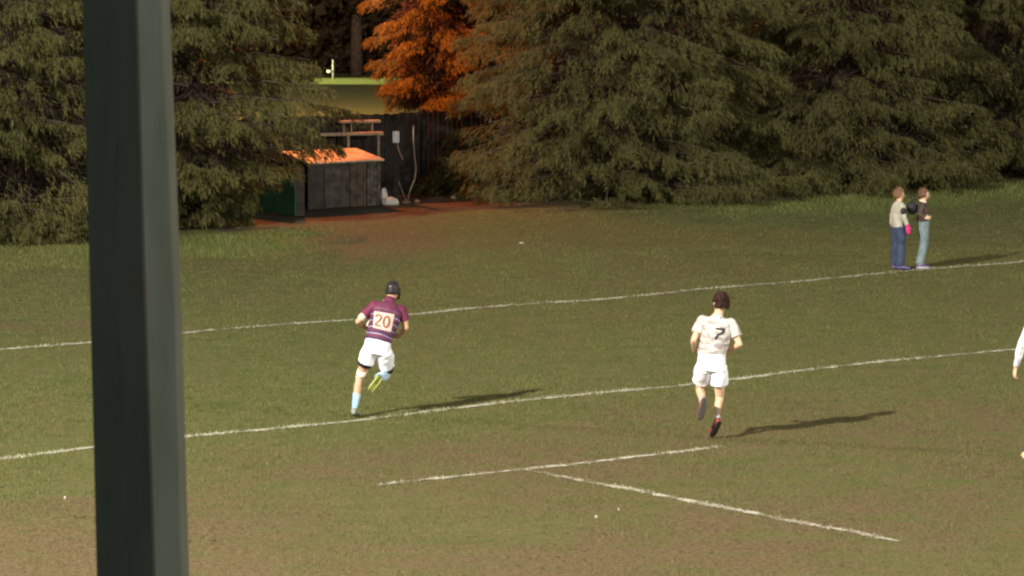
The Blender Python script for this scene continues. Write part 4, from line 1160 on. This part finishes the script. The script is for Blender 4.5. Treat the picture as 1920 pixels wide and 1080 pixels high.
s = MB(); add_hand(s, NW, (.15, 0, -1), (-.3, 1, 0), .35, 1, 1.12); s.loft([(lerp(NE, NW, .88), .040, .040), (NW + Vector((0, 0, -.02)), .038, .034)], n=14); s.fused('glove', M_pink, P3, .006, 1)
M_purp = simple('purple_shoe', (0.16, 0.12, 0.30), .6, (0.10, 0.08, 0.22), 10)
for A_, T_ in ((LA, Vector((.2, 0, 0))), (RA, Vector((.2, -.05, 0)))):
    s = MB(); add_foot(s, A_, A_ + T_, .88, grow=.008); s.fused('shoe', M_purp, P3, .006, 2)

foot4 = at(1728, 505); sc4 = 5.4 * F / foot4.y
J = zoomer(583, 950, sc4)
P4 = empty('person', (foot4.x, foot4.y, 0), 'young bystander in dark jacket, pale blue jeans and white soled trainers, on the right', 'person', 'young bystanders on the far touch line')
LH, LK, LA = J(600, 500, .07), J(612, 690, .04), J(570, 900, .10)
RH, RK, RA = J(592, 500, -.08), J(598, 690, -.09), J(556, 905, -.08)
PV_, WA, CH, NB = J(596, 480, 0), J(590, 420, 0), J(588, 350, 0), J(590, 275, 0)
NT, HD = J(596, 245, .0), J(602, 196, .02)
Mh = head_mat((1, .1, .05), (-.12, 0, 1))
NS = J(578, 310, -.16); NE = J(545, 400, -.17); NW = J(600, 440, -.19)
FS = J(590, 310, .15); FE = J(575, 400, .20); FW = J(625, 430, .14)
SD = Vector((.15, -1, 0)).normalized()
bd = MB(); torso(bd, PV_, WA, CH, NB, NT, SD, -.012, .82)
bd.loft([(lerp(NB, NT, .2), .048, .048), (NT, .045, .048), (HD, .05, .05)], n=14)
add_head(bd, HD, Mh, .92)
limb_leg(bd, LH, LK, LA, .84, SD); limb_leg(bd, RH, RK, RA, .84, SD)
limb_arm(bd, NS, NE, NW, .78); limb_arm(bd, FS, FE, FW, .78)
add_foot(bd, LA, LA + Vector((.2, .05, 0)), .85); add_foot(bd, RA, RA + Vector((.2, -.02, 0)), .85)
add_hand(bd, NW, (.9, .2, .1), (0, 1, 0), .5, 1, .88); add_hand(bd, FW, (.8, -.4, .1), (0, -1, 0), .5, -1, .88)
bd.fused('body', M_skin2, P4, .0058, 3); face_bits(HD, Mh, P4, .92)
hair('hair', HD, Mh, M_haira, P4, .92, .25, 15, .014, 260)
M_jack = simple('dark_jacket', (0.075, 0.058, 0.042), .8, (0.045, 0.036, 0.03), 8, bs=.5, bd=.01)
s = MB(); s.loft([(PV_ + Vector((-.01, 0, .02)), .140, .108), (WA, .145, .118), (CH, .155, .125), (lerp(CH, NB, .55), .145, .112), (lerp(CH, NB, .9), .10, .085), (lerp(NB, NT, .2), .056, .056)], side=SD, n=22)
for S_, E_, W_ in ((NS, NE, NW), (FS, FE, FW)):
    s.ball(S_, .060); s.loft([(S_, .060, .062), (lerp(S_, E_, .5), .056, .058), (E_, .054, .056), (lerp(E_, W_, .5), .047, .047), (lerp(E_, W_, .93), .040, .038)], n=16)
s.fused('jacket', M_jack, P4, .008, 3, wr(22, .014, 9))
M_red = simple('red_stripe', (0.32, 0.10, 0.09), .8)
s = MB(); s.loft([(J(600, 290, -.135), .018, .010), (J(602, 340, -.150), .020, .010), (J(600, 385, -.145), .014, .010)], n=10); s.build('chest_stripe', M_red, P4, True)
M_scarf = simple('cream_scarf', (0.75, 0.62, 0.50), .9)
s = MB(); s.loft([(lerp(NB, NT, .1), .066, .070), (lerp(NB, NT, .7), .060, .064)], n=18); s.ball(J(565, 258, -.02), (.045, .05, .03)); s.fused('scarf', M_scarf, P4, .007, 2, wr(4, .01, 14))
M_jeanl = simple('pale_denim', (0.20, 0.26, 0.29), .8, (0.13, 0.18, 0.21), 6, bs=.5, bd=.012)
jeans(P4, (LH, RH), (LK, RK), (LA, RA), PV_, SD, M_jeanl, .90, 23, .070)
for A_, T_ in ((LA, Vector((.2, .05, 0))), (RA, Vector((.2, -.02, 0)))):
    s = MB(); s.loft([(A_ + Vector((0, 0, .07)), .040, .042), (A_ + Vector((0, 0, -.01)), .038, .040)], n=14); s.build('sock', M_sockw, P4, True)
    s = MB(); add_foot(s, A_, A_ + T_, .88, grow=.008); bt = s.fused('shoe', M_purp, P4, .006, 2)
    d_ = T_.normalized(); sd = d_.cross(Vector((0, 0, 1))); H_ = A_ + Vector((0, 0, -.052)) - d_ * .04
    s = MB(); s.loft([(H_ - d_ * .015, .03, .014), (H_ + d_ * .06, .042, .014), (H_ + d_ * .16, .054, .014), (H_ + d_ * .225, .034, .014)], side=sd, n=14); s.fused('sole', M_white, bt, .006, 1)
# dark bag held out behind
bgp = J(478, 335, -.05)
mb = MB(); mb.ball((0, 0, 0), (.095, .06, .115), n=18, m=14, fn=lambda p, u: Vector(p) * (1 + .12 * noise.noise(Vector(u) * 3)))
mb.tube([(-.04, 0, .09), (.02, 0, .17), (.12, 0, .14), (.18, 0, .10)], .012)
o = mb.build('shoulder_bag', M_black, None, True); o.location = Vector((foot4.x, foot4.y, 0)) + bgp
tag(o, 'dark round bag slung behind the bystander in pale jeans', 'bag')

# ---------------------------------------------------------------- player cut by the right edge
foot5 = at(1921, 862); sp = F / foot5.y
P5 = empty('person', (foot5.x, foot5.y, 0), 'player in long white sleeves cut off by the right edge of the photo', 'person', 'rugby players')
def J5(px, py, y): return Vector(((px - 1921) / sp, y, (862 - py) / sp * 1.01 - .147 * y))
LS, LE, LW = J5(1932, 608, .10), J5(1911, 652, .06), J5(1905, 688, .16)
LE = J5(1912, 645, .0)
RS, RE, RW = J5(1992, 612, .12), J5(2006, 660, .08), J5(1996, 700, .28)
LH, LK, LA = J5(1944, 725, .08), J5(1936, 788, .16), J5(1923, 850, .02)
RH, RK, RA = J5(1972, 725, .08), J5(1984, 782, .26), J5(1988, 850, .30)
PV_, WA, CH, NB = J5(1958, 715, .08), J5(1959, 690, .09), J5(1960, 645, .10), J5(1961, 600, .12)
NT, HD = J5(1962, 588, .14), J5(1964, 570, .16)
def stretch(v): return v
sideT = Vector((1, 0, 0)); Mh = head_mat((.2, 1, 0), (0, .1, 1))
bd = MB(); torso(bd, PV_, WA, CH, NB, NT, sideT)
bd.loft([(lerp(NB, NT, .2), .060, .060), (NT, .057, .058), (HD, .055, .06)], n=14)
add_head(bd, HD, Mh)
limb_leg(bd, LH, LK, LA); limb_leg(bd, RH, RK, RA); limb_arm(bd, LS, LE, LW); limb_arm(bd, RS, RE, RW)
add_foot(bd, LA, LA + Vector((.02, .2, 0))); add_foot(bd, RA, RA + Vector((0, .2, 0)))
add_hand(bd, LW, (-.12, .1, -1), (1, .3, 0), .55, -1); add_hand(bd, RW, (.05, .5, -.6), (-1, .2, 0), .6, 1)
bd.fused('body', M_skin2, P5, .006, 3)
hair('hair', HD, Mh, M_hairb, P5, 1.0, .1, 31, .014, 200); face_bits(HD, Mh, P5)
s = MB(); s.loft([(lerp(PV_, WA, .5), .178, .14), (WA, .18, .136), (CH, .196, .14), (lerp(CH, NB, .5), .19, .13), (NB, .09, .08), (lerp(NB, NT, .3), .068, .07)], side=sideT, n=22)
for S_, E_, W_ in ((LS, LE, LW), (RS, RE, RW)):
    s.ball(S_, .070); s.loft([(S_, .070, .072), (lerp(S_, E_, .5), .058, .060), (E_, .050, .052), (lerp(E_, W_, .5), .046, .046), (lerp(E_, W_, .90), .034, .032)], n=16)
s.fused('shirt', M_shorts, P5, .008, 3, wr(33, .01, 9))
shorts(P5, PV_, WA, (LH, RH), (LK, RK), sideT, M_shorts, (.5, .5), 35, .112, .18, .9)
M_navy = simple('navy_sock', (0.05, 0.055, 0.14), .8)
M_boot3 = simple('peach_boot', (0.72, 0.50, 0.36), .5)
for K_, A_ in ((LK, LA), (RK, RA)):
    s = MB(); s.loft([(lerp(K_, A_, .15), .055, .057), (lerp(K_, A_, .4), .062, .064), (lerp(K_, A_, .8), .040, .042), (A_, .038, .041)], n=18); s.build('sock', M_navy, P5, True)
    s = MB(); add_foot(s, A_, A_ + Vector((.02, .2, 0)), grow=.007); s.fused('boot', M_boot3, P5, .006, 2)
